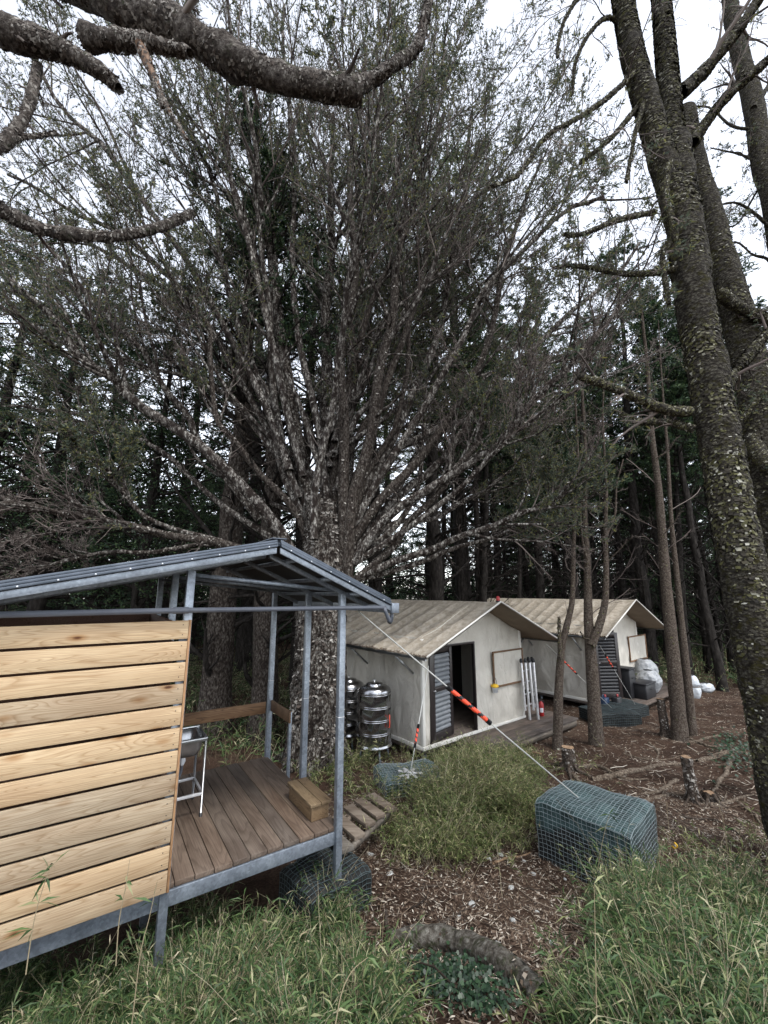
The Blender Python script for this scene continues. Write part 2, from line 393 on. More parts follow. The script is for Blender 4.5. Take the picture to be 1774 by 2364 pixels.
def H(x, y):
    x = np.asarray(x, float); y = np.asarray(y, float); sh = x.shape; X = x.ravel(); Y = y.ravel()
    z = np.zeros(len(X))
    for s_ in range(0, len(X), 20000):
        a = X[s_:s_ + 20000]; b = Y[s_:s_ + 20000]
        d2 = (a[:, None] - CTRL[None, :, 0]) ** 2 + (b[:, None] - CTRL[None, :, 1]) ** 2
        z[s_:s_ + 20000] = _U(d2) @ _W[:_n] + _W[_n] + _W[_n + 1] * a + _W[_n + 2] * b
    r = np.hypot(X, Y - 8); t = np.clip((r - 12) / 12, 0, 1)
    base = -3.5 - np.clip(r - 40, 0, 400) * .05
    z = z * (1 - t) + base * t
    z += .035 * np.sin(X * 2.1 + 1.3 * np.sin(Y * 1.1)) * np.cos(Y * 1.7 + X * .6) + .02 * np.sin(X * 5.3 + Y * 3.1) * np.sin(Y * 4.7 - X * 2.2)
    return z.reshape(sh)
def Hs(x, y): return float(H(np.array([x]), np.array([y]))[0])
def on_ground(px, py):
    d = ray(px, py); t = np.linspace(1, 60, 2500)
    P = d[None] * t[:, None]; h = H(P[:, 0], P[:, 1]); i = np.argmax(P[:, 2] < h)
    return P[i] if P[i, 2] < h[i] else None
def axis(lo, hi, step, far):
    a = list(np.arange(lo, hi, step)); s_ = step; x = hi
    while x < far: a.append(x); s_ *= 1.25; x += s_
    a.append(far); s_ = step; x = lo - step; pre = []
    while x > -far: pre.append(x); s_ *= 1.25; x -= s_
    pre.append(-far); return np.array(pre[::-1] + a)
gx = axis(-9, 14, .11, 900); gy = axis(-2, 20, .11, 900)
GX, GY = np.meshgrid(gx, gy, indexing='ij'); GZ = H(GX, GY)
g = MB(); nx, ny = GX.shape; idx = np.arange(nx * ny).reshape(nx, ny)
g.add(np.stack([GX, GY, GZ], -1).reshape(-1, 3), np.stack([idx[:-1, :-1], idx[1:, :-1], idx[1:, 1:], idx[:-1, 1:]], -1).reshape(-1, 4))
tag(g.build('ground', M['ground'], smooth=True), kind='structure')

# ------------------------------------------------------------------ branching helpers
def norm(a): return a / (np.linalg.norm(a, axis=-1, keepdims=True) + 1e-9)
def grow(P, R, nch, t0, t1, lr, ang, up, n=5, wig=.12, rr=.5, tip=.25, rng=RNG, lenfall=.5, flat=0.0):
    """children on every parent polyline; P (m,N,3), R (m,N)"""
    m_, N = P.shape[:2]
    L = np.linalg.norm(np.diff(P, axis=1), axis=2).sum(1)
    t = t0 + (t1 - t0) * (np.arange(nch)[None, :] + rng.random((m_, nch))) / nch
    f = t * (N - 1); i = np.minimum(f.astype(int), N - 2); fr = (f - i)[..., None]
    mi = np.arange(m_)[:, None]
    A = P[mi, i]; B = P[mi, i + 1]; S = A + (B - A) * fr; T = norm(B - A)
    rad_ = R[mi, i] * (1 - fr[..., 0]) + R[mi, i + 1] * fr[..., 0]
    q = rng.normal(size=S.shape); q[..., 2] *= (1 - flat); q = norm(q - (q * T).sum(-1, keepdims=True) * T)
    an = ang * (.7 + .6 * rng.random((m_, nch)))[..., None]
    D = norm(np.cos(an) * T + np.sin(an) * q)
    ln = lr * L[:, None] * (1 - lenfall * t) * (.6 + .8 * rng.random((m_, nch)))
    D = D.reshape(-1, 3); S = S.reshape(-1, 3); ln = ln.ravel(); rad_ = rad_.ravel()
    out = np.zeros((len(S), n, 3)); out[:, 0] = S; cur = D
    for j in range(1, n):
        out[:, j] = out[:, j - 1] + cur * (ln / (n - 1))[:, None]
        cur = norm(cur + wig * rng.normal(size=cur.shape) + np.array([0, 0, up / (n - 1)]))
    r0 = np.minimum(rad_ * rr * (.7 + .6 * rng.random(len(S))), rad_ * .9)
    RR = r0[:, None] * np.linspace(1, tip, n)[None, :]
    return out, RR
def leaves(P, per, size, wid, rng=RNG, t0=.2, spread=.9, droop=0.0, keep=None):
    """rhombic leaf faces along twigs -> (m,4,3)"""
    if keep is not None: P = P[keep]
    m_, N = P.shape[:2]
    t = t0 + (1 - t0) * rng.random((m_, per)); f = t * (N - 1); i = np.minimum(f.astype(int), N - 2); fr = (f - i)[..., None]
    mi = np.arange(m_)[:, None]; A = P[mi, i]; B = P[mi, i + 1]; S = (A + (B - A) * fr).reshape(-1, 3); T = norm(B - A).reshape(-1, 3)
    d = norm(T + spread * rng.normal(size=T.shape) + np.array([0, 0, -droop]))
    s_ = norm(np.cross(d, rng.normal(size=d.shape)))
    ln = size * (.6 + .8 * rng.random(len(S)))[:, None]; wd = wid * (.7 + .6 * rng.random(len(S)))[:, None]
    return np.stack([S, S + d * ln * .45 + s_ * wd, S + d * ln, S + d * ln * .45 - s_ * wd], 1)
def trace(pts, Y0, Y1, n=14, wob=.0):
    """photo pixels -> 3D polyline whose depth runs from Y0 to Y1"""
    pts = spline(np.array(pts, float), n); ys = np.linspace(Y0, Y1, n)
    out = np.array([at_y(p[0], p[1], y) for p, y in zip(pts, ys)])
    if wob: out += np.cumsum(RNG.normal(size=out.shape) * wob, 0) * np.linspace(0, 1, n)[:, None]
    return out
def flakes(P, R, count, size, rng=RNG, lift=.35, hang=0):
    """upturned bark scales on the surface of a limb"""
    N = len(P); f = rng.random(count) * (N - 1.001); i = f.astype(int); fr = (f - i)[:, None]
    C = P[i] + (P[i + 1] - P[i]) * fr; T = norm(P[i + 1] - P[i]); r = (R[i] * (1 - fr[:, 0]) + R[i + 1] * fr[:, 0])[:, None]
    q = rng.normal(size=C.shape); q = norm(q - (q * T).sum(1, keepdims=True) * T); s_ = np.cross(T, q)
    S = C + q * r * .97
    ln = size * (.5 + rng.random(count))[:, None]; wd = ln * (.35 + 1.1 * rng.random(count))[:, None]
    sg = np.where(rng.random(count) < .8, -1, 1)[:, None]
    d = norm(sg * T * (1 - lift) + q * lift * (.4 + rng.random(count))[:, None] + s_ * .5 * rng.normal(size=(count, 1)) + np.array([0, 0, -hang]))
    return np.stack([S - s_ * wd * .5, S + s_ * wd * .5, S + d * ln + s_ * wd * .35, S + d * ln - s_ * wd * .35], 1)
def lumpy(P, R, k, amp, seed, mb, mi=0, freq=3.0):
    """a trunk tube whose surface is knobbly in geometry"""
    N = len(P); T = norm(np.gradient(P, axis=0)); U = norm(np.cross(T, np.array([0.31, .95, .05]))); W = np.cross(T, U)
    th = np.arange(k) * 2 * np.pi / k; V = np.zeros((N, k, 3))
    for i in range(N):
        for j in range(k):
            dr = U[i] * math.cos(th[j]) + W[i] * math.sin(th[j]); p = P[i] + dr * R[i]
            e = mn.noise(Vector(p * freq) + Vector((seed, 0, 0))) + .5 * mn.noise(Vector(p * freq * 2.7) + Vector((0, seed, 0))) + .4 * mn.noise(Vector((p[0] * freq * 7, p[1] * freq * 7, p[2] * freq * 2.5)))
            V[i, j] = P[i] + dr * R[i] * (1 + amp * e)
    idx = np.arange(N * k).reshape(N, k); r2 = np.roll(idx, -1, 1)
    mb.add(V.reshape(-1, 3), np.stack([idx[:-1], r2[:-1], r2[1:], idx[1:]], -1).reshape(-1, 4), mi)

# ------------------------------------------------------------------ the great spreading tree
TREE_Y = 9.3
def big_tree():
    root = thing('spreading_tree', 'huge old tree behind the metal shelter, many lichen-grey limbs fanning out above a thick trunk', 'tree', (-1.35, TREE_Y, Hs(-1.35, TREE_Y)))
    inv = Matrix.Translation(-root.location)
    off = np.array(root.location)
    tr = MB()
    base = np.array([(-1.42, 9.35, -3.6), (-1.40, 9.32, -3.1), (-1.38, 9.3, -2.2), (-1.36, 9.3, -1.0), (-1.36, 9.3, 0), (-1.35, 9.3, 1.0), (-1.4, 9.35, 2.0)])
    P = spline(base, 60); R = np.interp(np.linspace(0, 1, 60), [0, .08, .25, .6, 1], [.80, .66, .56, .52, .40])
    lumpy(P - off, R, 40, .13, 3.1, tr)
    for a in np.linspace(0, 2 * np.pi, 9)[:-1]:
        a += RNG.normal() * .2; rr = 1.0 + RNG.random() * .6
        q = np.array([(-1.38 + math.cos(a) * s_, 9.3 + math.sin(a) * s_, 0) for s_ in (.35, .7, rr)])
        q[:, 2] = [-2.9, Hs(q[1, 0], q[1, 1]) + .05, Hs(q[2, 0], q[2, 1]) - .08]
        tr.tubes(spline(q, 8) - off, np.linspace(.2, .05, 8), 8)
    fl = flakes(P - off, R, 7000, .055, lift=.45)
    tr.quads(fl, 1)
    # traced main limbs: (photo points, start radius, end radius, depth at tip, pale?)
    LM = [
     ([(760,1340),(711,1133),(679,962),(641,748),(625,534),(598,400),(570,220)], .24, .06, 10.5),
     ([(775,1330),(757,1122),(752,962),(748,748),(764,598),(770,460),(760,260)], .22, .05, 11.0),
     ([(790,1340),(797,1154),(791,962),(786,800),(828,600),(812,374),(845,160)], .15, .04, 8.2),
     ([(800,1340),(815,1170),(855,1015),(876,855),(903,727),(925,598),(962,460),(1026,267)], .16, .04, 8.0),
     ([(800,1320),(855,1122),(930,962),(994,800),(1026,662),(1069,480),(1090,267)], .15, .035, 10.8),
     ([(805,1260),(870,1170),(962,1069),(1069,908),(1133,748),(1176,588),(1230,430)], .14, .03, 9.2),
     ([(810,1280),(900,1160),(1015,1069),(1133,908),(1240,790),(1378,662),(1480,560)], .13, .03, 10.2),
     ([(815,1300),(890,1200),(994,1133),(1154,1026),(1230,920),(1346,822),(1464,694)], .12, .03, 8.0),
     ([(825,1330),(900,1300),(1000,1270),(1090,1240),(1180,1190),(1250,1165),(1316,1127)], .09, .03, 8.4),
     ([(830,1335),(905,1318),(990,1290),(1080,1262),(1180,1225),(1260,1200),(1310,1175)], .07, .02, 9.6),
     ([(810,1290),(900,1215),(990,1195),(1080,1150),(1170,1110),(1260,1050)], .08, .02, 10.4),
     ([(700,1330),(640,1220),(560,1130),(440,1010),(300,920),(250,865),(170,830),(100,740),(0,650)], .15, .04, 7.6),
     ([(600,1200),(520,1100),(461,1015),(434,961),(374,890),(325,825),(260,749),(179,652),(103,546)], .10, .03, 8.6),
     ([(690,1180),(650,1020),(607,880),(542,820),(472,755),(428,711),(325,641),(206,560),(80,500)], .10, .03, 10.5),
     ([(700,1360),(640,1300),(558,1264),(461,1243),(352,1226),(217,1205),(108,1172),(-20,1150)], .10, .04, 7.4),
     ([(560,1265),(470,1235),(375,1215),(290,1150),(230,1075),(190,1040)], .06, .02, 7.2),
     ([(720,1290),(680,1180),(600,1090),(550,1020),(495,960),(480,840),(470,740),(440,660)], .09, .03, 8.3),
     ([(700,1200),(650,1080),(620,940),(560,760),(510,600),(500,449),(420,300),(380,180)], .11, .03, 9.8),
     ([(690,1150),(620,960),(520,760),(400,560),(256,353),(150,250),(60,130)], .10, .03, 8.8),
     ([(680,1120),(560,880),(440,700),(300,560),(160,470),(20,400)], .09, .03, 10.8),
     ([(700,1100),(640,860),(600,640),(540,440),(500,260),(470,80)], .10, .03, 8.4),
     ([(760,1200),(740,1000),(690,800),(670,560),(690,360),(660,160),(650,0)], .11, .03, 9.9),
     ([(790,1250),(770,1050),(820,850),(800,650),(870,450),(880,250),(920,60)], .11, .03, 10.8),
     ([(800,1250),(850,1060),(900,860),(960,700),(980,520),(960,330),(1000,140)], .11, .03, 8.6),
     ([(810,1230),(900,1060),(1000,900),(1080,760),(1150,640),(1280,500),(1380,440)], .10, .03, 8.3),
     ([(820,1300),(930,1230),(1040,1140),(1140,1040),(1250,960),(1370,880)], .08, .02, 7.6),
     ([(640,1250),(520,1170),(400,1060),(280,1000),(150,960),(30,940)], .08, .02, 9.5),
     ([(600,1280),(480,1260),(330,1280),(200,1270),(80,1310),(-20,1350)], .06, .02, 8.6),
     ([(820,1340),(900,1270),(960,1200),(1040,1100),(1110,1000),(1140,880)], .10, .03, 8.6),
     ([(740,1300),(700,1150),(600,1000),(480,900),(330,850),(150,780),(0,700)], .08, .02, 9.8),
    ]
    Ps, Rs = [], []
    for pts, r0, r1, yt in LM:
        P_ = trace(pts, TREE_Y + (yt - TREE_Y) * .05, yt, 18, .012)
        tt = np.linspace(0, 1, 18)[:, None]; ph = RNG.uniform(0, 6.28, (3, 3))
        P_ = P_ + (tt * .9 + .1) * (.10 * np.sin(tt * 9 + ph[0]) + .05 * np.sin(tt * 23 + ph[1])) * (tt > .03); Ps.append(P_); Rs.append(1.25 * r1 + (.86 * r0 - r1) * np.linspace(1, 0, 18) ** .9)
    # more limbs that fill the fan in depth
    rng = np.random.default_rng(11)
    for k in range(30):
        az = rng.uniform(.15, np.pi - .15); el = rad(rng.uniform(28, 80)); L = rng.uniform(7, 12.5)
        d = np.array([math.cos(az) * math.cos(el), math.sin(az) * math.cos(el) * .65, math.sin(el)])
        p = np.array([-1.36 + rng.normal() * .35, 9.3 + rng.normal() * .25, rng.uniform(-.2, 3.6)]) + d * .2; pts = [p]
        for j in range(17):
            d = norm(d + np.array([0, 0, .035]) + rng.normal(size=3) * .10); p = p + d * L / 17; pts.append(p)
        r0 = rng.uniform(.06, .12); Ps.append(np.array(pts)); Rs.append(np.linspace(r0, .02, 18))
    P = np.array(Ps); R = np.array(Rs); nT = len(LM)
    for i in range(len(P)):
        mb = MB(); k = 14 if i < nT else 9
        mb.tubes(P[i] - off, R[i], k)
        if i < nT: mb.quads(flakes(P[i] - off, R[i], int(500 * R[i][0] / .1), .035, lift=.4), 1)
        mb.build('limb', [M['darklimb'] if i in (2, 3, 16, 22, 28) or i % 9 == 5 else (M['limb'] if i > 1 else M['bark']), M['paleflake']], root, smooth=True)
    tr.build('trunk', [M['bark'], M['paleflake']], root, smooth=True)
    # branches and twigs
    P1, R1 = grow(P, R, 12, .50, .99, .43, .62, .5, 8, .09, .5, .3, rng, .45)
    P1b, R1b = grow(P[:, 2:], R[:, 2:], 3, .05, .6, .11, 1.1, -.2, 6, .15, .28, .3, rng, .3)
    P2, R2 = grow(P1, R1, 8, .25, .98, .44, .6, .45, 6, .10, .5, .3, rng)
    P3, R3 = grow(P2, R2, 8, .1, 1.0, .42, .65, .35, 5, .14, .5, .35, rng)
    R2 = np.maximum(R2, .0055); R3 = np.maximum(R3, .0038)
    P3b, R3b = grow(P1b, R1b, 6, .15, 1, .5, .8, -.1, 5, .2, .5, .4, rng); R3b = np.maximum(R3b, .003)
    br = MB(); br.tubes(P1 - off, np.maximum(R1, .008), 6); br.tubes(P1b - off, np.maximum(R1b, .006), 5)
    br.build('branchwork', M['limb'], root, smooth=True)
    tw = MB(); tw.tubes(P2 - off, R2, 4); tw.tubes(P3 - off, R3, 3); tw.tubes(P3b - off, R3b, 3)
    tw.build('twigs', M['twig'], root)
    # foliage: patches at the outer ends only
    end = P3[:, -1]
    patch = np.array([mn.noise(Vector((p[0] * .38, p[1] * .38, p[2] * .3))) for p in end])
    hgt = (end[:, 2] - 4) / 10
    keep = patch + .6 * hgt + .25 * rng.random(len(end)) > .02
    lf = leaves(P3 - off, 12, .06, .0125, rng, keep=keep)
    l2 = leaves(P3 - off, 8, .07, .0045, rng, keep=(~keep))       # bare needles, fine twiglets
    cr = MB(); cr.quads(lf, 0); cr.quads(l2, 1)
    cr.build('crown', [M['leafgrey'], M['twig']], root)
    return root
big_tree()

# ------------------------------------------------------------------ traced single trees
def traced_tree(name, label, cat, stems, mtrunk, group=None, bare=True, kflake=0, flmat=None, side=14, sub=None, leaf=False, amp=.08, bl=1.0, twig_up=.2):
    """stems: list of (photo points, Y0, Y1, r0, r1, kind)"""
    p0 = trace(stems[0][0], stems[0][1], stems[0][2], 24)
    root = thing(name, label, cat, tuple(p0[0]), 0, group); off = np.array(p0[0])
    sec = []
    for i, (pts, Y0, Y1, r0, r1, kind) in enumerate(stems):
        n_ = 170 if kind == 'trunk' and side > 40 else 46 if kind == 'trunk' else 14
        P = trace(pts, Y0, Y1, n_, .0 if kind == 'trunk' else .006); R = np.linspace(r0, r1, n_)
        if kind != 'trunk': R = R * (1 + .12 * RNG.normal(size=n_))
        mb = MB()
        if kind == 'trunk': lumpy(P - off, R, side, amp, i * 3.3 + len(label), mb, 0, 2.5)
        elif r0 > .055:
            P = spline(P, 60); R = np.interp(np.linspace(0, 1, 60), np.linspace(0, 1, 14), R); lumpy(P - off, R, 32, .30, i * 2.1, mb, 0, 5.0)
            if kflake: mb.quads(flakes(P - off, R, int(kflake * r0 * 6), .022, lift=.3, hang=.35), 1)
        else: mb.tubes(P - off, R, 8, 0, True)
        if kflake: mb.quads(flakes(P - off, R, int(kflake * (1 if kind == 'trunk' else .12)), .026 if kind == 'trunk' else .018, lift=.3), 1)
        mb.build('trunk' if kind == 'trunk' else 'torn_splinter' if kind == 'torn' else 'branch', [M['torn'] if kind == 'torn' else mtrunk, flmat or M['flake']], root, smooth=True)
        sec.append((P, R, kind))
    bs = [(P, R) for P, R, k_ in sec if k_ == 'branch' or sub]
    if bs:
        A = np.array([spline(P, 14) for P, R in bs]); B = np.array([np.interp(np.linspace(0, 1, 14), np.linspace(0, 1, len(R)), R) for P, R in bs])
        n1 = sub or 7
        P1, R1 = grow(A, B, n1, .35 if sub else .15, .98, (.16 if sub else .28) * bl, .8, twig_up, 6, .14, .35, .3, RNG)
        R1 = np.minimum(R1, .009 if sub else .03)
        P2, R2 = grow(P1, R1, 5, .15, 1, .42, .7, twig_up, 5, .16, .5, .4, RNG)
        P3, R3 = grow(P2, R2, 4, .15, 1, .5, .7, twig_up, 4, .16, .5, .4, RNG)
        tw = MB(); tw.tubes(P1 - off, np.maximum(R1, .004), 5); tw.tubes(P2 - off, np.maximum(R2, .0025), 3); tw.tubes(P3 - off, np.maximum(R3, .0018), 3)
        tw.build('twigs', M['twig'], root)
        if leaf:
            keep = RNG.random(len(P3)) < leaf
            cr = MB(); cr.quads(leaves(P3 - off, 5, .05, .007, RNG, keep=keep)); cr.build('crown', M['leafgrey'], root)
    return root

# mossy tree that frames the right-hand side
traced_tree('mossy_tree', 'closest tree trunk at the right, shaggy with moss and flaking bark, forking near its top', 'tree', [
  ([(1930,2250),(1872,2050),(1818,1850),(1780,1650),(1732,1400),(1686,1150),(1650,950),(1605,700),(1578,500),(1552,330)], 3.7, 3.9, .175, .165, 'trunk'),
  ([(1575,520),(1540,400),(1495,250),(1460,120),(1438,0),(1420,-120)], 3.88, 3.7, .14, .10, 'trunk'),
  ([(1570,460),(1552,300),(1540,150),(1527,0),(1518,-120)], 3.95, 4.2, .13, .095, 'trunk'),
  ([(1598,330),(1625,290),(1680,223),(1730,180),(1800,125)], 4.0, 4.3, .06, .04, 'branch'),
  ([(1570,215),(1615,175),(1668,117),(1720,50),(1775,-30)], 4.1, 4.5, .075, .05, 'branch'),
  ([(1480,150),(1457,176),(1390,235),(1328,276),(1258,317),(1199,405),(1130,430)], 3.8, 3.3, .028, .008, 'branch'),
  ([(1510,490),(1445,504),(1400,520),(1357,540),(1310,551)], 3.8, 3.4, .025, .007, 'branch'),
  ([(1560,622),(1510,630),(1444,632),(1363,616),(1320,612),(1273,618)], 3.8, 4.3, .032, .01, 'branch'),
  ([(1590,950),(1550,948),(1509,935),(1444,907),(1387,884),(1342,868)], 3.8, 3.4, .045, .03, 'branch'),
  ([(1600,990),(1540,975),(1485,974),(1440,960),(1424,943)], 3.8, 4.3, .035, .018, 'branch'),
  ([(1670,915),(1690,870),(1729,817),(1774,764),(1850,700)], 3.8, 4.0, .05, .04, 'branch'),
  ([(1500,200),(1480,260),(1465,330),(1450,420)], 3.8, 3.5, .018, .006, 'branch'),
  ([(1470,250),(1420,310),(1390,340),(1340,380)], 3.8, 3.6, .02, .006, 'branch'),
  ([(1445,60),(1400,40),(1360,80),(1330,150),(1325,220)], 3.8, 3.6, .018, .005, 'branch'),
  ([(1450,20),(1400,-40),(1340,-10),(1300,60),(1290,130)], 3.8, 3.3, .018, .005, 'branch'),
  ([(1545,380),(1535,440),(1548,500),(1560,560)], 3.7, 3.55, .03, .02, 'branch'),
  ([(1545,560),(1530,590),(1540,650),(1552,700)], 3.68, 3.5, .02, .01, 'branch'),
 ], M['mossbark'], side=84, kflake=30000, amp=.15, leaf=.35, bl=1.3, twig_up=-.25)
traced_tree('mossy_tree', 'mossy trunk just behind the closest right-hand tree, leaning out of the frame', 'tree', [
  ([(1860,1900),(1830,1500),(1800,1250),(1768,1080),(1740,880),(1700,720),(1665,600),(1632,480),(1600,370),(1580,260)], 5.1, 5.3, .24, .15, 'trunk'),
  ([(1660,675),(1709,712),(1774,744),(1860,800)], 5.0, 4.9, .07, .06, 'branch'),
  ([(1735,1015),(1774,1075),(1850,1130)], 5.1, 4.6, .09, .08, 'branch'),
  ([(1700,980),(1740,940),(1774,900)], 5.0, 4.8, .03, .02, 'branch'),
 ], M['mossbark'], side=44, kflake=9000, amp=.09, leaf=.3, twig_up=-.1)
traced_tree('mossy_tree', 'grey-brown stem crossing the top right corner against the white sky', 'tree', [
  ([(1900,1500),(1850,900),(1790,480),(1762,381),(1739,235),(1715,147),(1692,50),(1680,-60)], 6.2, 6.6, .20, .13, 'trunk'),
  ([(1762,381),(1720,360),(1690,350),(1640,340)], 6.3, 6.8, .03, .01, 'branch'),
  ([(1745,300),(1690,290),(1640,250),(1590,245)], 6.3, 6.8, .03, .01, 'branch'),
  ([(1740,250),(1774,200),(1800,160)], 6.3, 6.8, .05, .03, 'branch'),
  ([(1790,540),(1750,500),(1700,470),(1650,480),(1610,500)], 6.3, 6.0, .03, .01, 'branch'),
  ([(1800,640),(1774,600),(1740,590),(1700,560),(1660,600)], 6.3, 7, .03, .01, 'branch'),
  ([(1774,420),(1750,440),(1700,520),(1650,500)], 6.3, 7, .025, .01, 'branch'),
 ], M['mossbark'], side=24, kflake=900, amp=.08, leaf=.6, bl=1.4, twig_up=0)

# tree standing out of the frame on the left whose limbs cross the top of the picture
traced_tree('overhanging_tree', 'thick peeling limbs of a tree out of frame reaching across the top left corner', 'tree', [
  ([(-1500,2600),(-1150,1700),(-800,900),(-560,300),(-420,-300),(-380,-900)], 2.2, 2.9, .34, .26, 'trunk'),
  ([(-500,60),(-250,20),(-60,50),(50,85),(140,115),(225,160),(262,198)], 2.8, 3.0, .165, .045, 'branch'),
  ([(-440,-300),(-100,-160),(170,-40),(300,30),(430,75),(520,130),(650,178),(760,202),(838,212)], 2.9, 3.2, .16, .115, 'branch'),
  ([(825,200),(870,178),(905,150),(950,120),(968,80),(980,40),(990,-30)], 3.2, 3.4, .07, .04, 'branch'),
  ([(870,178),(895,168),(905,160)], 3.2, 3.1, .035, .02, 'branch'),
  ([(200,88),(260,92),(330,92),(400,108),(436,128)], 2.95, 2.9, .10, .03, 'branch'),
  ([(322,100),(352,170),(375,235),(395,265),(428,322)], 2.9, 2.8, .042, .008, 'torn'),
  ([(350,170),(368,215),(372,252)], 2.88, 2.8, .022, .006, 'torn'),
  ([(87,150),(78,200),(60,260),(20,320),(-30,360)], 3.0, 2.7, .038, .045, 'branch'),
  ([(-560,420),(-250,400),(-20,478),(50,510),(120,538),(245,548),(360,530),(445,492)], 2.8, 3.6, .07, .04, 'branch'),
  ([(10,345),(50,315),(85,312),(125,303)], 2.8, 2.9, .02, .008, 'branch'),
  ([(355,530),(400,510),(420,497)], 3.5, 3.5, .02, .01, 'branch'),
 ], M['overbark'], side=36, kflake=5000, flmat=M['paleflake'], amp=.1, bl=.35, twig_up=0)

# young trunks between the camera and the tents
traced_tree('young_tree', 'thin brown trunk with a snapped side stem before the gap between the tents', 'tree', [
  ([(1287,1745),(1288,1700),(1290,1600),(1297,1500),(1310,1440),(1322,1380),(1325,1250),(1335,1100),(1330,950),(1322,800)], 9.8, 10.2, .115, .012, 'trunk'),
  ([(1294,1520),(1292,1470),(1291,1425)], 9.8, 9.8, .05, .03, 'trunk'),
  ([(1330,1050),(1300,980),(1290,900)], 10.1, 10.6, .02, .008, 'branch'),
 ], M['youngbark'], sub=6, side=12, kflake=250, bl=.8)
traced_tree('young_tree', 'knobbly forked brown trunk standing before the second tent', 'tree', [
  ([(1378,1720),(1374,1660),(1368,1560),(1362,1480),(1358,1400),(1356,1300),(1350,1200),(1352,1050),(1345,900),(1350,760)], 9.9, 10.4, .165, .012, 'trunk'),
  ([(1366,1490),(1385,1440),(1397,1390),(1400,1330),(1398,1230),(1400,1120),(1392,960),(1400,820)], 9.9, 10.2, .10, .012, 'trunk'),
  ([(1358,1300),(1345,1250),(1340,1190),(1345,1130)], 10, 10, .04, .01, 'branch'),
  ([(1398,1240),(1420,1190),(1424,1120),(1440,1060)], 10.1, 10.4, .03, .01, 'branch'),
  ([(1360,1475),(1345,1470),(1336,1455)], 9.9, 9.7, .02, .006, 'branch'),
  ([(1400,1300),(1440,1260),(1460,1240)], 10.1, 9.8, .015, .004, 'branch'),
 ], M['youngbark'], sub=7, side=16, kflake=500, bl=.9)
traced_tree('young_tree', 'slightly leaning brown trunk right of the second tent, tallest of its pair', 'tree', [
  ([(1572,1715),(1566,1650),(1553,1500),(1541,1380),(1530,1250),(1520,1120),(1505,1000),(1495,850),(1480,700),(1472,560)], 10.2, 10.8, .175, .012, 'trunk'),
  ([(1512,1060),(1540,1040),(1560,1010)], 10.4, 10.2, .02, .006, 'branch'),
  ([(1528,1240),(1560,1200),(1570,1170)], 10.3, 10, .02, .006, 'branch'),
 ], M['youngbark'], sub=8, side=18, kflake=600, bl=.8)
traced_tree('young_tree', 'slim brown trunk close behind the leaning one beside the white sacks', 'tree', [
  ([(1600,1710),(1590,1600),(1578,1480),(1565,1350),(1550,1200),(1542,1050),(1530,900),(1520,740)], 10.6, 11.2, .11, .012, 'trunk'),
 ], M['youngbark'], sub=7, side=12, kflake=200, bl=.8)

# ------------------------------------------------------------------ forest conifers
def conifer_meshes(seed, h, r, crown0, spread, lean, dead, dens, droop):
    rng = np.random.default_rng(seed); n_ = 26
    z = np.linspace(-.3, h, n_); a = rng.uniform(0, 6.28)
    P = np.stack([np.cos(a) * lean * (np.maximum(z, 0) / h) ** 1.5 * h + .06 * np.cumsum(rng.normal(size=n_)) * .6, np.sin(a) * lean * (np.maximum(z, 0) / h) ** 1.5 * h + .06 * np.cumsum(rng.normal(size=n_)) * .6, z], 1)
    R = r * np.interp(z / h, [0, .03, .5, 1], [1.35, 1.0, .62, .08])
    t = MB(); t.tubes(P, R, 10)
    # live branches
    PP = P[None]; RR = R[None]
    B1, S1 = grow(PP, RR, dens, crown0, .985, spread / h, 1.25, .12, 7, .09, .26, .3, rng, .75, .2)
    B2, S2 = grow(B1, S1, 8, .18, .98, .38, .75, .0, 5, .08, .5, .4, rng, .4, .75)
    B3, S3 = grow(B2, S2, 4, .1, 1, .5, .7, -.02, 4, .1, .5, .4, rng, .4, .6)
    D1, T1 = grow(PP, RR, dead, .08, crown0 + .25, spread * .55 / h, 1.15, .35, 7, .14, .22, .3, rng, .2, .3)
    D2, T2 = grow(D1, T1, 5, .2, 1, .4, .7, .1, 5, .18, .5, .4, rng)
    D3, T3 = grow(D2, T2, 3, .2, 1, .5, .7, 0, 4, .18, .5, .4, rng)
    b = MB(); b.tubes(B1, np.maximum(S1, .008), 4); b.tubes(B2, np.maximum(S2, .005), 3); b.tubes(D1, np.maximum(T1, .012), 5); b.tubes(D2, np.maximum(T2, .007), 3); b.tubes(D3, np.maximum(T3, .004), 3)
    c = MB(); c.quads(leaves(B3, 9, .105, .018, rng, t0=0, spread=.75, droop=droop)); c.quads(leaves(B2, 12, .10, .018, rng, t0=.1, spread=.8, droop=droop))
    return t.mesh('trunk'), b.mesh('branches'), c.mesh('crown')
def place(name, label, cat, meshes, loc, rz, sc, group, mats):
    root = thing(name, label, cat, loc, rz, group); root.scale = (sc, sc, sc)
    for nm, me, mm in zip(('trunk', 'branches', 'crown'), meshes, mats):
        if not me.materials: me.materials.append(mm)
        o = bpy.data.objects.new(nm, me); COL.objects.link(o); o.parent = root
        if nm == 'trunk': me.polygons.foreach_set('use_smooth', np.ones(len(me.polygons), bool))
    return root
CM = [M['darkbark'], M['darkbark'], M['leafbg']]
full = [conifer_meshes(s_, h, r, c0, sp, le, dd, de, dr) for s_, h, r, c0, sp, le, dd, de, dr in
        [(1, 15, .26, .22, 4.2, .02, 26, 90, .1), (2, 17, .30, .28, 4.6, .05, 30, 95, .15), (3, 13, .22, .15, 3.8, .03, 22, 85, .1)]]
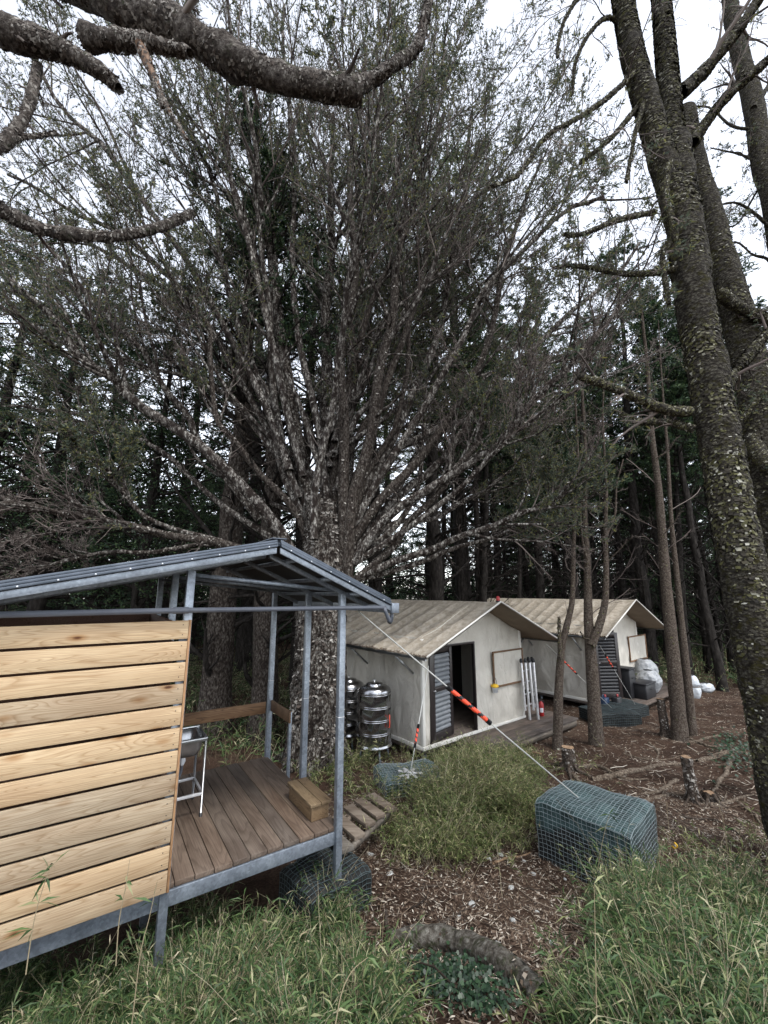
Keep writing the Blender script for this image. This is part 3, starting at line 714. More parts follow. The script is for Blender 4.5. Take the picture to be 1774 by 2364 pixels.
pole = [conifer_meshes(s_, h, r, c0, sp, le, dd, de, dr) for s_, h, r, c0, sp, le, dd, de, dr in
        [(11, 16, .17, .55, 3.0, .06, 46, 52, .1), (12, 18, .20, .58, 3.2, .03, 50, 52, .1), (13, 14, .13, .52, 2.6, .08, 44, 46, .1)]]
tall = [conifer_meshes(s_, h, r, c0, sp, le, 30, 80, .1) for s_, h, r, c0, sp, le in [(41, 22, .30, .42, 4.2, .02), (42, 24, .32, .46, 4.4, .03)]]
bushy = [conifer_meshes(s_, h, r, c0, sp, le, 10, 90, .1) for s_, h, r, c0, sp, le in [(51, 9, .16, .04, 4.0, .02), (52, 11, .18, .05, 4.2, .04)]]
CT = [M['darkbark'], M['darkbark'], M['leaf']]
rngf = np.random.default_rng(21)
# (photo x at the trunk foot, distance Y, variant)
LEFT = [(60, 13.5), (-120, 12), (190, 16), (310, 13), (-20, 19), (120, 24), (250, 21), (380, 18), (440, 24), (520, 20), (-260, 17), (350, 30), (60, 32), (200, 38), (560, 30), (480, 36), (-160, 27), (620, 22)]
for i, (px, Y) in enumerate(LEFT):
    x = (px - 887) / FPX * Y * .95
    place('conifer_tree', 'dark green conifer with layered boughs in the forest behind the wooden wall', 'tree', full[i % 3], (x, Y, Hs(x, Y)), rngf.uniform(0, 6.28), rngf.uniform(.85, 1.15), 'dense dark conifers filling the left background', CM)
MID = [(690, 15.5), (860, 17), (1010, 15.0), (1080, 17.5), (800, 23), (900, 28), (1000, 25), (560, 19), (1130, 22)]
for i, (px, Y) in enumerate(MID):
    x = (px - 887) / FPX * Y * .95
    place('conifer_tree', 'tall conifer rising behind the great spreading tree', 'tree', tall[i % 2], (x, Y, Hs(x, Y)), rngf.uniform(0, 6.28), rngf.uniform(.9, 1.15), 'tall conifers behind the spreading tree', CT)
RIGHT = [(1120, 17), (1160, 20.5), (1200, 18), (1235, 23), (1265, 19), (1310, 22), (1350, 18.5), (1392, 21), (1430, 19), (1470, 22.5), (1505, 18), (1545, 20), (1590, 17), (1640, 19.5), (1655, 15.5), (1700, 18), (1745, 16.5), (1790, 20), (1850, 15),
         (1140, 27), (1220, 30), (1290, 28), (1370, 31), (1440, 27), (1520, 30), (1610, 26), (1690, 30), (1780, 26), (1240, 38), (1400, 40), (1560, 38), (1700, 40), (1900, 24), (1180, 45), (1480, 47), (1640, 46)]
for i, (px, Y) in enumerate(RIGHT):
    x = (px - 887) / FPX * Y * .95
    place('slender_tree', 'slender near-black trunk with curving dead branches in the stand behind the tents', 'tree', pole[i % 3] if Y < 26 or i % 2 else full[i % 3], (x, Y, Hs(x, Y)), rngf.uniform(0, 6.28), rngf.uniform(.85, 1.2), 'slender dark trunks standing close together behind the tents', CM)
for i in range(26):
    px = 1020 + i * 33 + rngf.uniform(-12, 12); Y = rngf.uniform(16.5, 27); x = (px - 887) / FPX * Y * .95
    if abs(px - 1240) < 30 and Y < 19: continue
    place('slender_tree', 'slender near-black trunk with curving dead branches in the stand behind the tents', 'tree', pole[i % 3], (x, Y, Hs(x, Y)), rngf.uniform(0, 6.28), rngf.uniform(.85, 1.15), 'slender dark trunks standing close together behind the tents', CM)
for i in range(34):
    px = -250 + i * 66 + rngf.uniform(-25, 25); Y = rngf.uniform(25, 38); x = (px - 887) / FPX * Y * .95
    place('bushy_conifer', 'low bushy conifer closing the view far behind the forest trunks', 'tree', bushy[i % 2], (x, Y, Hs(x, Y)), rngf.uniform(0, 6.28), rngf.uniform(1.0, 1.35), 'low bushy conifers far behind the trunks', CM)
# two lichen-grey neighbours of the great tree
side_m = conifer_meshes(31, 16, .34, .62, 3.6, .03, 46, 34, .1)
sm = tuple(side_m)
for lab, (px, Y, sc) in {'thick grey-barked trunk left of the great tree, seen under the shelter roof beside the sink': (500, 10.9, 1.15), 'dark trunk between the great tree and its left neighbour, seen through the shelter posts': (612, 10.6, .95)}.items():
    x = (px - 887) / FPX * Y * .95
    place('forest_tree', lab, 'tree', sm, (x, Y, Hs(x, Y)), 1.3 * sc * 4, sc, None, [M['darklimb'], M['darkbark'], M['leafbg']])

# ------------------------------------------------------------------ metal-framed shelter
SH_YAW = .5932; SH = (-.4961, 4.6225, -2.2584)
shel = thing('metal_shelter', 'galvanised steel shelter with pale timber slat wall, plank deck and dark sheet roof', 'shelter', SH, SH_YAW)
# local axes: x to the right along the front, y towards the back, z up from the deck surface
DL = 2.08
def rz_under(x):     # underside of roof
    return (2.62 + (x + .80) * .215) if x < -.80 else (2.62 - (x + .80) * .44)
seams = [0.035] + [-.15 * (i + .5) + .0 for i in range(31)]
for i in range(30):
    x1, x0 = seams[i] - .003, seams[i + 1] + .003
    mb = MB(); mb.box(x0, x1, -.035 + .004 * math.sin(i * 5.1), DL + .01 * math.sin(i * 2.3), -.04, .001 * math.sin(i * 3.7)); mb.build('deck_board', M['deckwood'], shel, bevel=.004)
mb = MB(); mb.box(-4.7, .035, -.045, .03, -.155, -.045); mb.box(-4.7, .035, DL - .06, DL, -.155, -.042)
mb.box(-.02, .033, .03, DL - .06, -.15, -.045); mb.box(-4.6, -4.55, .03, DL - .06, -.15, -.045); mb.box(-2.3, -2.25, .03, DL - .06, -.15, -.045)
mb.build('deck_beam', M['galv'], shel, bevel=.003)
PW = .033
for px_, py_ in [(0, 0), (0, .86), (0, 2.02), (-1.5, 0), (-1.5, .86), (-1.5, 2.02), (-3.3, 0), (-3.3, 2.02), (-4.65, 0), (-4.65, 2.02)]:
    top = rz_under(px_) - .03
    zb = Hs(*(np.array(SH[:2]) + np.array([math.cos(SH_YAW) * px_ - math.sin(SH_YAW) * py_, math.sin(SH_YAW) * px_ + math.cos(SH_YAW) * py_]))) - SH[2] - .2
    dx = .035 if px_ == 0 else 0; dy = -.051 if py_ == 0 else (.066 if py_ > 1.9 else 0)
    if px_ == 0 and py_ == 0: dx = .02
    mb = MB(); mb.box(px_ - PW + dx, px_ + PW + dx, py_ - PW + dy, py_ + PW + dy, zb, top)
    if px_ == 0: mb.box(px_ - PW - .002 + dx, px_ + PW + .002 + dx, py_ - PW - .002 + dy, py_ + PW + .002 + dy, 1.0, 1.006, 1)
    mb.build('post', [M['galv'], M['alu']], shel, bevel=.004)
mb = MB(); mb.box(.04, .075, 1.345, 1.385, -.3, .73); mb.build('rail_post', M['galv'], shel, bevel=.002)
mb = MB(); mb.box(.036, .058, 1.34, 2.04, .60, .745); mb.build('rail_board', M['railwood'], shel, bevel=.003)
mb = MB(); mb.box(-1.46, -.04, 2.035, 2.06, .58, .73); mb.build('rail_board', M['railwood'], shel, bevel=.003)
# slat wall: 12 boards in front, more on the side and back of the closed room
WB = 2.017 + .03
pitch = WB / 12
for i in range(12):
    z1 = 2.017 - i * pitch; z0 = z1 - (pitch - .020 + .003 * math.sin(i * 2.7))
    if i == 11: z0 -= .0
    mb = MB(); mb.box(-4.75, -1.497, -.122, -.10, z0, z1); 
    mb.build('wall_board', M['wallwood'], shel, bevel=.003)
    sb = MB()
    for zz in (z0 + .035, z1 - .035):
        sb.lathe([(0.0001, .0022), (.0035, .002), (.0042, 0)], 0, 0, 8)
        V = sb.v[-1]; V[:] = np.stack([V[:, 0] - 1.54 + .004 * math.sin(i * 3), -.1222 - V[:, 2], V[:, 1] + zz], 1)
    sb.build('screw', M['black'], shel)
mb = MB(); mb.box(-1.495, -1.477, -.125, -.03, 2.017 - 12 * pitch + .02, 2.02); mb.build('edge_trim', M['endwood'], shel, bevel=.002)
mb = MB(); mb.box(-1.56, -1.50, -.0985, -.085, .0, 2.0); mb.box(-3.33, -3.27, -.0985, -.085, .0, 2.0); mb.build('wall_stud', M['galv'], shel)
for (x0, x1, y0, y1) in [(-1.60, -1.575, .05, 2.0), (-4.7, -1.6, 1.96, 1.985)]:
    for i in range(12):
        z1 = 2.0 - i * .165; mb = MB(); mb.box(x0, x1, y0, y1, z1 - .15, z1); mb.build('inner_wall_board', M['innerwood'], shel, bevel=.003)
# roof
OVF, OVB, XR, XL = -.32, 2.45, .47, -5.1
def roof_slope(xa, xb, name):
    mb = MB(); n_ = 46
    def prof(v):     # ribbed sheet profile along the depth of the roof
        q = (v * (OVB - OVF) / .20) % 1.0
        return .022 if q < .22 else 0.0
    for s_, zz in ((0, 0.075),):
        V = []; 
        ys = []
        y = OVF
        while y < OVB: ys += [y, y + .02, y + .065, y + .085]; y += .20
        zs = []
        for k in range(len(ys) // 4): zs += [0, .024, .024, 0]
        ys = np.array(ys); zs = np.array(zs)
        V = []; F = []
        for x in (xa, xb):
            for y_, z_ in zip(ys, zs): V.append((x, min(y_, OVB), rz_under(x) + zz + z_))
        for x in (xa, xb):
            for y_, z_ in zip(ys, zs): V.append((x, min(y_, OVB), rz_under(x) + zz + z_ - .012))
        m_ = len(ys)
        for j in range(m_ - 1):
            F += [(j, j + 1, m_ + j + 1, m_ + j), (2 * m_ + j, 3 * m_ + j, 3 * m_ + j + 1, 2 * m_ + j + 1), (m_ + j, m_ + j + 1, 3 * m_ + j + 1, 3 * m_ + j), (j, 2 * m_ + j, 2 * m_ + j + 1, j + 1)]
        mb.add(V, F)
    o = mb.build(name, M['roofsheet'], shel)
    return o
roof_slope(-.80, XR, 'roof_sheet'); roof_slope(XL, -.80, 'roof_sheet')
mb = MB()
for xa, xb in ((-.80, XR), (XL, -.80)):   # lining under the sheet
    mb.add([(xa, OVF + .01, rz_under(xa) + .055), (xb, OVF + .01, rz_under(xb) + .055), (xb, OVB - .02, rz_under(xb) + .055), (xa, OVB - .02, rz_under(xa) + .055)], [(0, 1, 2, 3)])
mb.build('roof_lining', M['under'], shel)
# front barge flashing in steps, pale steel face below, screws along it
def rafter(y, hgt, wd, nm, m_, zo=0.0, ends=(XL, XR)):
    mb = MB()
    for xa, xb in ((-.79, ends[1]), (ends[0], -.825)):
        za, zb = rz_under(xa) + zo, rz_under(xb) + zo
        V = [(x, yy, z + k) for x, z in ((xa, za), (xb, zb)) for yy in (y, y + wd) for k in (0, hgt)]
        mb.add(V, [(0, 1, 3, 2), (4, 6, 7, 5), (0, 4, 5, 1), (2, 3, 7, 6), (0, 2, 6, 4), (1, 5, 7, 3)])
    return mb.build(nm, m_, shel, bevel=.002)
rafter(OVF, .055, .03, 'barge_rafter', M['galv'], -.005)
rafter(OVF - .028, .022, .05, 'barge_flashing', M['roofsheet'], .055)
rafter(OVF - .018, .022, .05, 'barge_flashing', M['roofsheet'], .080)
rafter(OVF - .006, .020, .06, 'barge_flashing', M['roofsheet'], .104)
for y in (0.0, .86, 2.02): rafter(y - .02, .05, .04, 'rafter', M['galv'], -.03, (XL + .1, XR - .1))
mb = MB(); mb.box(-.87, -.73, OVF + .0, OVB, 2.62 + .126, 2.62 + .136); mb.build('ridge_cap', M['roofsheet'], shel, bevel=.003)
for y in (0.0, .86, 2.02):
    mb = MB(); mb.bar((-1.5, y, rz_under(-1.5) - .06), (0.0, y, rz_under(0.0) + .0), .025, .035); mb.build('roof_tie', M['galv'], shel)
for x in (-1.6, -1.2, -.6, -.2, .15, -2.1, -2.8, -3.5):
    mb = MB(); mb.bar((x, OVF + .05, rz_under(x) + .028), (x, OVB - .05, rz_under(x) + .028), .03, .04); mb.build('purlin', M['galv'], shel)
for xa, xb in ((-.80, XR), (XL, -.80)):
    k = int(abs(xb - xa) / .21)
    sb = MB()
    for i in range(k):
        x = xa + (xb - xa) * (i + .5) / k
        sb.lathe([(0.0001, .004), (.004, .0035), (.0065, 0)], 0, 0, 8)
        V = sb.v[-1]; V[:] = np.stack([V[:, 0] + x, OVF - .0285 - V[:, 2], V[:, 1] + rz_under(x) + .066], 1)
    sb.build('screw', M['whitepl'], shel)
mb = MB(); zg = rz_under(XR)
mb.box(XR + .004, XR + .10, OVF - .02, OVB, zg - .03, zg + .075); mb.build('gutter', M['galv'], shel, bevel=.004)
# drain pipe: drops from the gutter and runs along the front
pz = 2.093
pp = [(XR + .05, OVF + .06, zg - .03), (XR + .05, OVF + .05, zg - .06), (XR + .01, OVF + .03, zg - .12), (XR - .08, OVF + .01, pz + .0)]
pp2 = pp + [(-.3, OVF + .01, pz), (-1.0, OVF + .01, pz + .0)]
mb = MB(); mb.tube(spline(pp, 12), .021, 12); mb.tube(np.array([(XR - .06, OVF + .01, pz), (-1.57, -.19, pz + .012)]), .021, 14); mb.tube(np.array([(-1.55, -.19, pz + .012), (-4.9, -.17, pz + .005)]), .023, 14)
mb.tube(np.array([(XR + .035, OVF + .045, zg - .075), (XR + .0, OVF + .025, zg - .13)]), .027, 12); mb.tube(np.array([(-1.52, -.192, pz + .012), (-1.64, -.19, pz + .012)]), .027, 12)
mb.build('drain_pipe', M['pvc'], shel, smooth=True)

# ------------------------------------------------------------------ things on and beside the shelter
def sh_w(x, y, z=0):
    c, s_ = math.cos(SH_YAW), math.sin(SH_YAW); return (SH[0] + c * x - s_ * y, SH[1] + s_ * x + c * y, SH[2] + z)
st = thing('step_box', 'low two-board wooden step box on the deck beside the right-hand posts', 'step', sh_w(-.075, .46, .003), SH_YAW)
for x0, x1 in ((-.115, -.003), (.003, .115)):
    mb = MB(); mb.box(x0, x1, -.33, .31, .135, .165); mb.build('tread', M['stepwood'], st, bevel=.004)
for y in (-.305, .26):
    mb = MB(); mb.box(-.095, .095, y, y + .03, 0, .134); mb.build('end_board', M['stepwood'], st, bevel=.003)
mb = MB(); mb.box(-.098, -.073, -.274, .259, 0.001, .134); mb.box(.073, .098, -.274, .259, 0.001, .134); mb.build('side_board', M['stepwood'], st, bevel=.003)

sk = thing('sink', 'stainless steel utility sink on thin legs with white drain hose beside the slat wall', 'sink', sh_w(-1.06, .90, .002), SH_YAW)
SW, SD, SHH = .55, .44, .75
b = MB()
def rimbox(b, x0, x1, y0, y1, z0, z1): b.box(x0, x1, y0, y1, z0, z1)
b.box(-SW, 0.015, -.015, .015, SHH - .035, SHH); b.box(-SW, .015, SD - .015, SD + .015, SHH - .035, SHH + .01); b.box(-.015, .015, .016, SD - .016, SHH - .035, SHH); b.box(-SW, -SW + .03, .016, SD - .016, SHH - .035, SHH)
b.build('rim', M['steel_b'], sk, bevel=.005)
b = MB()
def rr(w_, d_, z, k=6, r=.06):
    pts = []
    for cx, cy, a0 in ((w_ - r, d_ - r, 0), (-(w_ - r), d_ - r, 90), (-(w_ - r), -(d_ - r), 180), (w_ - r, -(d_ - r), 270)):
        for j in range(k + 1): a = rad(a0 + 90 * j / k); pts.append((-SW / 2 + .015 + cx + r * math.cos(a), SD / 2 + cy + r * math.sin(a), z))
    return pts
rings = [rr(.255, .20, SHH - .002), rr(.235, .18, SHH - .006), rr(.225, .17, SHH - .12), rr(.20, .145, SHH - .175), rr(.10, .07, SHH - .18, r=.05), rr(.245, .19, SHH - .02), rr(.235, .18, SHH - .125), rr(.205, .15, SHH - .188), rr(.08, .06, SHH - .192, r=.05)]
k = len(rings[0]); V = [p for r_ in rings for p in r_]
F = [(i * k + j, i * k + (j + 1) % k, (i + 1) * k + (j + 1) % k, (i + 1) * k + j) for i in (0, 1, 2, 3, 5, 6, 7) for j in range(k)]
b.add(V, F); b.add(rings[4], [tuple(range(k))]); b.add(rings[8], [tuple(range(k))])
b.build('basin', M['steel_b'], sk, smooth=True)
for lx, ly in ((0, 0), (0, SD), (-SW + .02, 0), (-SW + .02, SD)):
    b = MB(); b.tube([(lx, ly, .03), (lx, ly, SHH - .03)], .012, 12); lo = b.build('leg', M['steel_b'], sk, smooth=True)
    b = MB(); b.tube([(lx, ly, 0), (lx, ly, .035)], .015, 12); b.build('foot', M['black'], lo, smooth=True)
b = MB(); b.box(-SW + .02, 0, -.012, .012, .2, .225); b.box(-SW + .02, 0, SD - .012, SD + .012, .2, .225); b.box(-.012, .012, .013, SD - .013, .2, .222); b.box(-SW + .01, -SW + .03, .013, SD - .013, .2, .222); b.build('stretcher', M['alu'], sk, bevel=.002)
b = MB(); b.lathe([(.0, SHH - .19), (.03, SHH - .19), (.032, SHH - .26), (.022, SHH - .285), (.014, SHH - .30)], -.18, .2, 16); b.build('drain_trap', M['whitepl'], sk, smooth=True)
b = MB(); b.tube(spline([(-.18, .2, SHH - .29), (-.19, .2, SHH - .38), (-.25, .2, SHH - .47), (-.36, .2, SHH - .55)], 12), .014, 10); b.build('drain_hose', M['pvc'], sk, smooth=True)

# plank steps leading off the deck to the right
pc = [at_z(803, 1908, -2.66), at_z(829, 1883, -2.72), at_z(853, 1866, -2.78), at_z(880, 1853, -2.84), at_z(775, 1935, -2.60)]
p0 = pc[0]
walk = thing('plank_steps', 'flight of short grey wooden planks leading from the deck towards the tent', 'steps', tuple(p0), 0)
sd_ = norm(at_z(832, 1908, -2.7) - at_z(789, 1873, -2.7)); nd_ = np.array([-sd_[1], sd_[0], 0])
for c in pc:
    c = c - p0; V = [c + nd_ * sx + sd_ * sy + np.array([0, 0, sz]) for sx in (-.07, .07) for sy in (-.26, .26) for sz in (-.022, .022)]
    mb = MB(); mb.add(V, [(0, 1, 3, 2), (4, 6, 7, 5), (0, 4, 5, 1), (2, 3, 7, 6), (0, 2, 6, 4), (1, 5, 7, 3)]); mb.build('plank', M['plank'], walk, bevel=.004)
for sy in (-.2, .2):
    mb = MB(); mb.bar(tuple(pc[4] - p0 + sd_ * sy + [0, 0, -.06]), tuple(pc[3] - p0 + sd_ * sy + [0, 0, -.06]), .04, .06); mb.build('bearer', M['plank'], walk)

# ------------------------------------------------------------------ wire baskets
def gabion(label, loc, rz, lx, ly, hz, seed, cell=.05, dull=False, sag=.03, group='wire mesh anchor baskets', tilt=(0, 0)):
    root = thing('wire_basket', label, 'basket', loc, rz, group); root.rotation_euler = (tilt[0], tilt[1], rz)
    def F_(u, v, face, out=0.0):
        # u,v in 0..1 ; rounded box surface with lumps
        if face == 'top': p = Vector((u * lx, v * ly, hz))
        elif face == 'front': p = Vector((u * lx, 0, v * hz))
        elif face == 'back': p = Vector((u * lx, ly, v * hz))
        elif face == 'left': p = Vector((0, u * ly, v * hz))
        else: p = Vector((lx, u * ly, v * hz))
        q = Vector(((p.x / lx - .5) * 2, (p.y / ly - .5) * 2, max(0, p.z / hz)))
        rnd = .022 * (abs(q.x) ** 12 + abs(q.y) ** 12) 
        n_ = mn.noise(Vector((p.x * 2.6, p.y * 2.6, p.z * 3)) + Vector((seed, seed, 0)))
        n2 = mn.noise(Vector((p.x * 7, p.y * 7, p.z * 7)) + Vector((seed, 0, seed)))
        z = p.z + (sag * (n_ * 1.4 + .3 * n2) - rnd * 1.2) * (p.z / hz)
        cx, cy = lx / 2, ly / 2; k_ = 1 + .035 * n_
        x = cx + (p.x - cx) * k_ ; y = cy + (p.y - cy) * k_
        d = Vector((p.x - cx, p.y - cy, 0)); 
        if face == 'top': z += out
        elif face == 'front': y -= out
        elif face == 'back': y += out
        elif face == 'left': x -= out
        else: x += out
        return (x, y, z)
    core = MB()
    for f_, nu, nv in (('top', 30, 24), ('front', 30, 12), ('back', 30, 12), ('left', 24, 12), ('right', 24, 12)):
        core.grid(lambda u, v: F_(u, v, f_), nu, nv)
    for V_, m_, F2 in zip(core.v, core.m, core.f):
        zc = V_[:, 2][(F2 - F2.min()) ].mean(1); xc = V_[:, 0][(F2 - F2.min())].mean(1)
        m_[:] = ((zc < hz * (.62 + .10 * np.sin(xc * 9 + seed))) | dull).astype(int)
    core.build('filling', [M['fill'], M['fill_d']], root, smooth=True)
    wm = MB(); k = 4; rw = .0028 if not dull else .003; o_ = .006
    wl = []
    for f_, a, b_ in (('top', lx, ly), ('front', lx, hz), ('back', lx, hz), ('left', ly, hz), ('right', ly, hz)):
        nu, nv = max(2, round(a / cell)), max(2, round(b_ / cell))
        for i in range(nu + 1): wl.append([F_(i / nu, t, f_, o_) for t in np.linspace(0, 1, 13)])
        for j in range(nv + 1): wl.append([F_(t, j / nv, f_, o_) for t in np.linspace(0, 1, 13)])
    W_ = np.array(wl); W_ += RNG.normal(size=W_.shape) * .0032
    wm.tubes(W_, np.full(W_.shape[:2], rw), k)
    for i in range(14):     # clipped wire ends that stick up at the lid edge
        u = RNG.random(); p = np.array(F_(u, 1, 'top')); wm.tubes(np.array([p, p + np.array([.01, .02, .03]) * (.5 + RNG.random())]), np.array([.002, .0015]), 3)
    wm.build('wire_mesh', M['wire_d'] if dull else M['wire'], root)
    return root
# near basket: front-left edge runs from (1.92,5.9) to (2.64,5.14)
gb = (1.92, 5.86, -3.06); gb2 = (2.66, 5.12)
gabion('large blue-green wire basket on the bare ground at right, holding the striped guy rope', (gb[0], gb[1], gb[2] - .22), math.atan2(gb2[1] - gb[1], gb2[0] - gb[0]), 1.06, .98, .70, 4.2, .05, sag=.026)
q = on_ground(900, 1850); small_q = q; 
gabion('small low wire basket before the tent corner with a metal anchor plate on it', (q[0] - .05, q[1] + .05, q[2] - .03), rad(15), 1.02, .8, .26, 9.1, .05, dull=False)
gabion('wire basket half hidden by grass under the front right post of the deck', sh_w(-.30, -.20, -.90), SH_YAW + .12, .66, .62, .48, 13.3, .05, dull=True)
q1 = on_ground(1392, 1680)
gabion('dark wire basket before the second tent, nearer of two', (q1[0], q1[1] + .1, q1[2] - .02), rad(8), 1.15, .9, .30, 17.7, .055, dull=True)
gabion('dark wire basket beside the second tent porch, farther of two', (q1[0] + 1.05, q1[1] + .75, q1[2] - .02), rad(25), .9, .8, .28, 21.3, .055, dull=True)

# anchor plate on the small basket
ap = at_z(948, 1790, small_q[2] + .24)
an = thing('anchor_plate', 'small crossed galvanised metal anchor bars on top of the small basket', 'anchor', (ap[0], ap[1], ap[2]), .3)
for a in (0, .9, 1.8, 2.6):
    mb = MB(); mb.bar((-.2 * math.cos(a), -.2 * math.sin(a), .012 * a + .01), (.2 * math.cos(a), .2 * math.sin(a), .012 * a + .02), .045, .018); mb.build('bar', M['alu'], an, bevel=.003)

# ------------------------------------------------------------------ tents
def sleeve_rope(label, A, B, x0, x1, r_, name='guy_rope', rs=None):
    A = np.array(A, float); B = np.array(B, float); root = thing(name, label, 'rope', tuple(A)); d = B - A
    mb = MB(); mb.tube(np.array([[0, 0, 0], d / 2, d]), r_, 6); mb.build('rope', M['rope'], root, smooth=True)
    ts = np.linspace(0, 1, 400); px = project(A + d * ts[:, None])[0]; t0 = ts[np.argmin(abs(px - x0))]; t1 = ts[np.argmin(abs(px - x1))]
    if x0 is not None:
        n_ = 26; k = 12; rs = rs or r_ * 3.2
        P = A + d * np.linspace(t0, t1, n_)[:, None] - A
        mb = MB(); mb.tubes(P, np.full(n_, rs), k, 0, True)
        ml = mb.m[0].reshape(n_ - 1, k)
        for i in range(n_ - 1):
            for j in range(k): ml[i, j] = int(((i / 2.1 + j * 3.0 / k) % 3) < 1.1)
        mb.m[0] = ml.ravel(); mb.build('striped_sleeve', [M['orange'], M['black']], root, smooth=True)
        dn = d / np.linalg.norm(d)
        for tt in (t0, t1):
            c = d * tt; mb = MB(); mb.tube(np.array([c - dn * .035, c + dn * .035]), rs * 1.15, 10); mb.build('end_clamp', M['black'], root, smooth=True)
    return root

T1 = dict(o=(.8054, 9.2628, -3.125), yaw=.6745, W=3.546, R=2.883, E=2.148)
def tw(T, x, y, z=0):
    c, s_ = math.cos(T['yaw']), math.sin(T['yaw']); o = T['o']; return (o[0] + c * x - s_ * y, o[1] + s_ * x + c * y, o[2] + z)
T2 = dict(o=(6.1885, 13.095, -3.1514), yaw=.6862, W=3.546, R=2.883, E=2.148)
def tent(T, label, first):
    root = thing('canvas_tent', label, 'tent', T['o'], T['yaw'])
    W, R_, E_ = T['W'], T['R'], T['E']; sl_ = (R_ - E_) / (W / 2); LEN = 4.6; oF, oS = .78, .62
    sd = 3.3 if first else 8.8
    def wv(x, y, z, a=.02): return a * mn.noise(Vector((x * 1.6 + sd, y * 1.6, z * .9))) + a * .5 * mn.noise(Vector((x * 5 + sd, y * 5 + z * 2, z * 2.2)))
    top = lambda x: R_ - sl_ * abs(x - W / 2) - .005
    DL_, DR_, DH = (.20, 1.70, 1.97)
    # front wall with door opening
    mb = MB()
    def wall_grid(x0, x1, zf0, zf1, nu=30, nv=34):
        mb.grid(lambda u, v: (x0 + (x1 - x0) * u, wv(x0 + (x1 - x0) * u, 0, zf0(x0 + (x1 - x0) * u) + (zf1(x0 + (x1 - x0) * u) - zf0(x0 + (x1 - x0) * u)) * v, .06), zf0(x0 + (x1 - x0) * u) + (zf1(x0 + (x1 - x0) * u) - zf0(x0 + (x1 - x0) * u)) * v), nu, nv)
    zero = lambda x: 0.0
    wall_grid(0, DL_, zero, lambda x: DH, 4); wall_grid(DR_, W, zero, lambda x: DH, 34)
    wall_grid(0, W, lambda x: DH, top, 40, 20)
    mb.build('front_wall', M['canvas'], root, smooth=True)
    mb = MB()
    mb.grid(lambda u, v: (wv(0, LEN * u, E_ * v, .08) - .0, LEN * u, (E_) * v), 50, 26); mb.build('side_wall', M['canvas'], root, smooth=True)
    mb = MB(); mb.grid(lambda u, v: (W + wv(0, LEN * u, E_ * v, .03), LEN * u, (E_) * v), 40, 20); mb.build('side_wall', M['canvas'], root, smooth=True)
    mb = MB(); mb.grid(lambda u, v: (W * u, LEN + wv(W * u, 0, v, .03), top(W * u) * v), 30, 20); mb.build('back_wall', M['canvas'], root, smooth=True)
    # roof: canvas sagging between ribs, scalloped crease half way down
    def roofp(u, v, sgn, off=0):
        y = -oF + (LEN + oF + .3) * u; s_ = v * (W / 2 + oS); x = W / 2 + sgn * s_; z = R_ - sl_ * s_ + .012
        ph = (y + oF) / .44; sag = -.055 * abs(math.sin(math.pi * ph)) * min(1, v * 6) * min(1, (1 - v) * 6 + .25)
        crease = -.022 * math.exp(-((v - .52 - .02 * math.sin(2 * math.pi * ph)) / .02) ** 2)
        return (x, y, z + sag + crease + .010 * mn.noise(Vector((x * 3, y * 3, sd))) + off)
    for sgn in (-1, 1):
        mb = MB(); mb.grid(lambda u, v: roofp(u, v, sgn), 170, 60); mb.build('roof', M['roofcanvas'], root, smooth=True)
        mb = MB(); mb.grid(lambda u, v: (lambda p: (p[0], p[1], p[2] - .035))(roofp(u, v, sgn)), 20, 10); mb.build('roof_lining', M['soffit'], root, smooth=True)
        mb = MB(); a = roofp(0, 0, sgn); b_ = roofp(0, 1, sgn); mb.tube([a, ((a[0] + b_[0]) / 2, a[1], (a[2] + b_[2]) / 2), b_], .02, 8); mb.build('roof_hem', M['piping'], root, smooth=True)
        mb = MB(); b2 = roofp(1, 1, sgn); mb.tube([(b_[0], b_[1] + .03, b_[2] - .045), (b2[0], b2[1], b2[2] - .045)], .03, 8); mb.build('eave_pole', M['steel_b'], root, smooth=True)
        for yy in (.25, 1.9, 3.6):
            ex = b_[0] + sgn * -.05; wx = W / 2 + sgn * W / 2
            mb = MB(); mb.bar((wx + sgn * .03, yy, E_ - .75), (ex, yy, b_[2] - .06), .03, .04); mb.build('eave_strut', M['steel_b'], root)
    # debris along the near eave
    lt = []
    for i in range(700):
        u = RNG.random(); v = 1 - abs(RNG.normal()) * .012; p = np.array(roofp(u, v, -1)); d = norm(RNG.normal(size=3) * np.array([1, 1, .3])) * .05; s_ = norm(np.cross(d, [0, 0, 1])) * .012
        p[2] += .01; lt.append([p - d / 2, p + s_, p + d / 2 + [0, 0, .012], p - s_])
    mb = MB(); mb.quads(lt); tag(mb.build('roof_debris', M['litter'], root), kind='stuff')
    # corner trims, sill, platform
    mb = MB(); mb.box(-.03, .04, -.035, .03, 0, E_ - .02); mb.build('corner_trim', M['piping'], root, bevel=.006); mb = MB(); mb.box(W - .04, W + .03, -.035, .03, 0, E_ - .02); mb.build('corner_trim', M['piping'], root, bevel=.006)
    mb = MB(); mb.box(-.04, W + .04, -.05, -.002, -.055, .02); mb.box(-.045, -.002, .0, LEN, -.055, .02); mb.build('floor_trim', M['piping'], root, bevel=.005)
    mb = MB(); mb.box(-.02, W, .0, LEN, -.14, -.058); mb.build('floor_platform', M['porch'], root)
    for x in (.15, W / 2, W - .15):
        for y in (.15, 1.8, 3.6):
            mb = MB(); mb.box(x - .04, x + .04, y - .04, y + .04, -.45, -.141); mb.build('platform_leg', M['galv'], root)
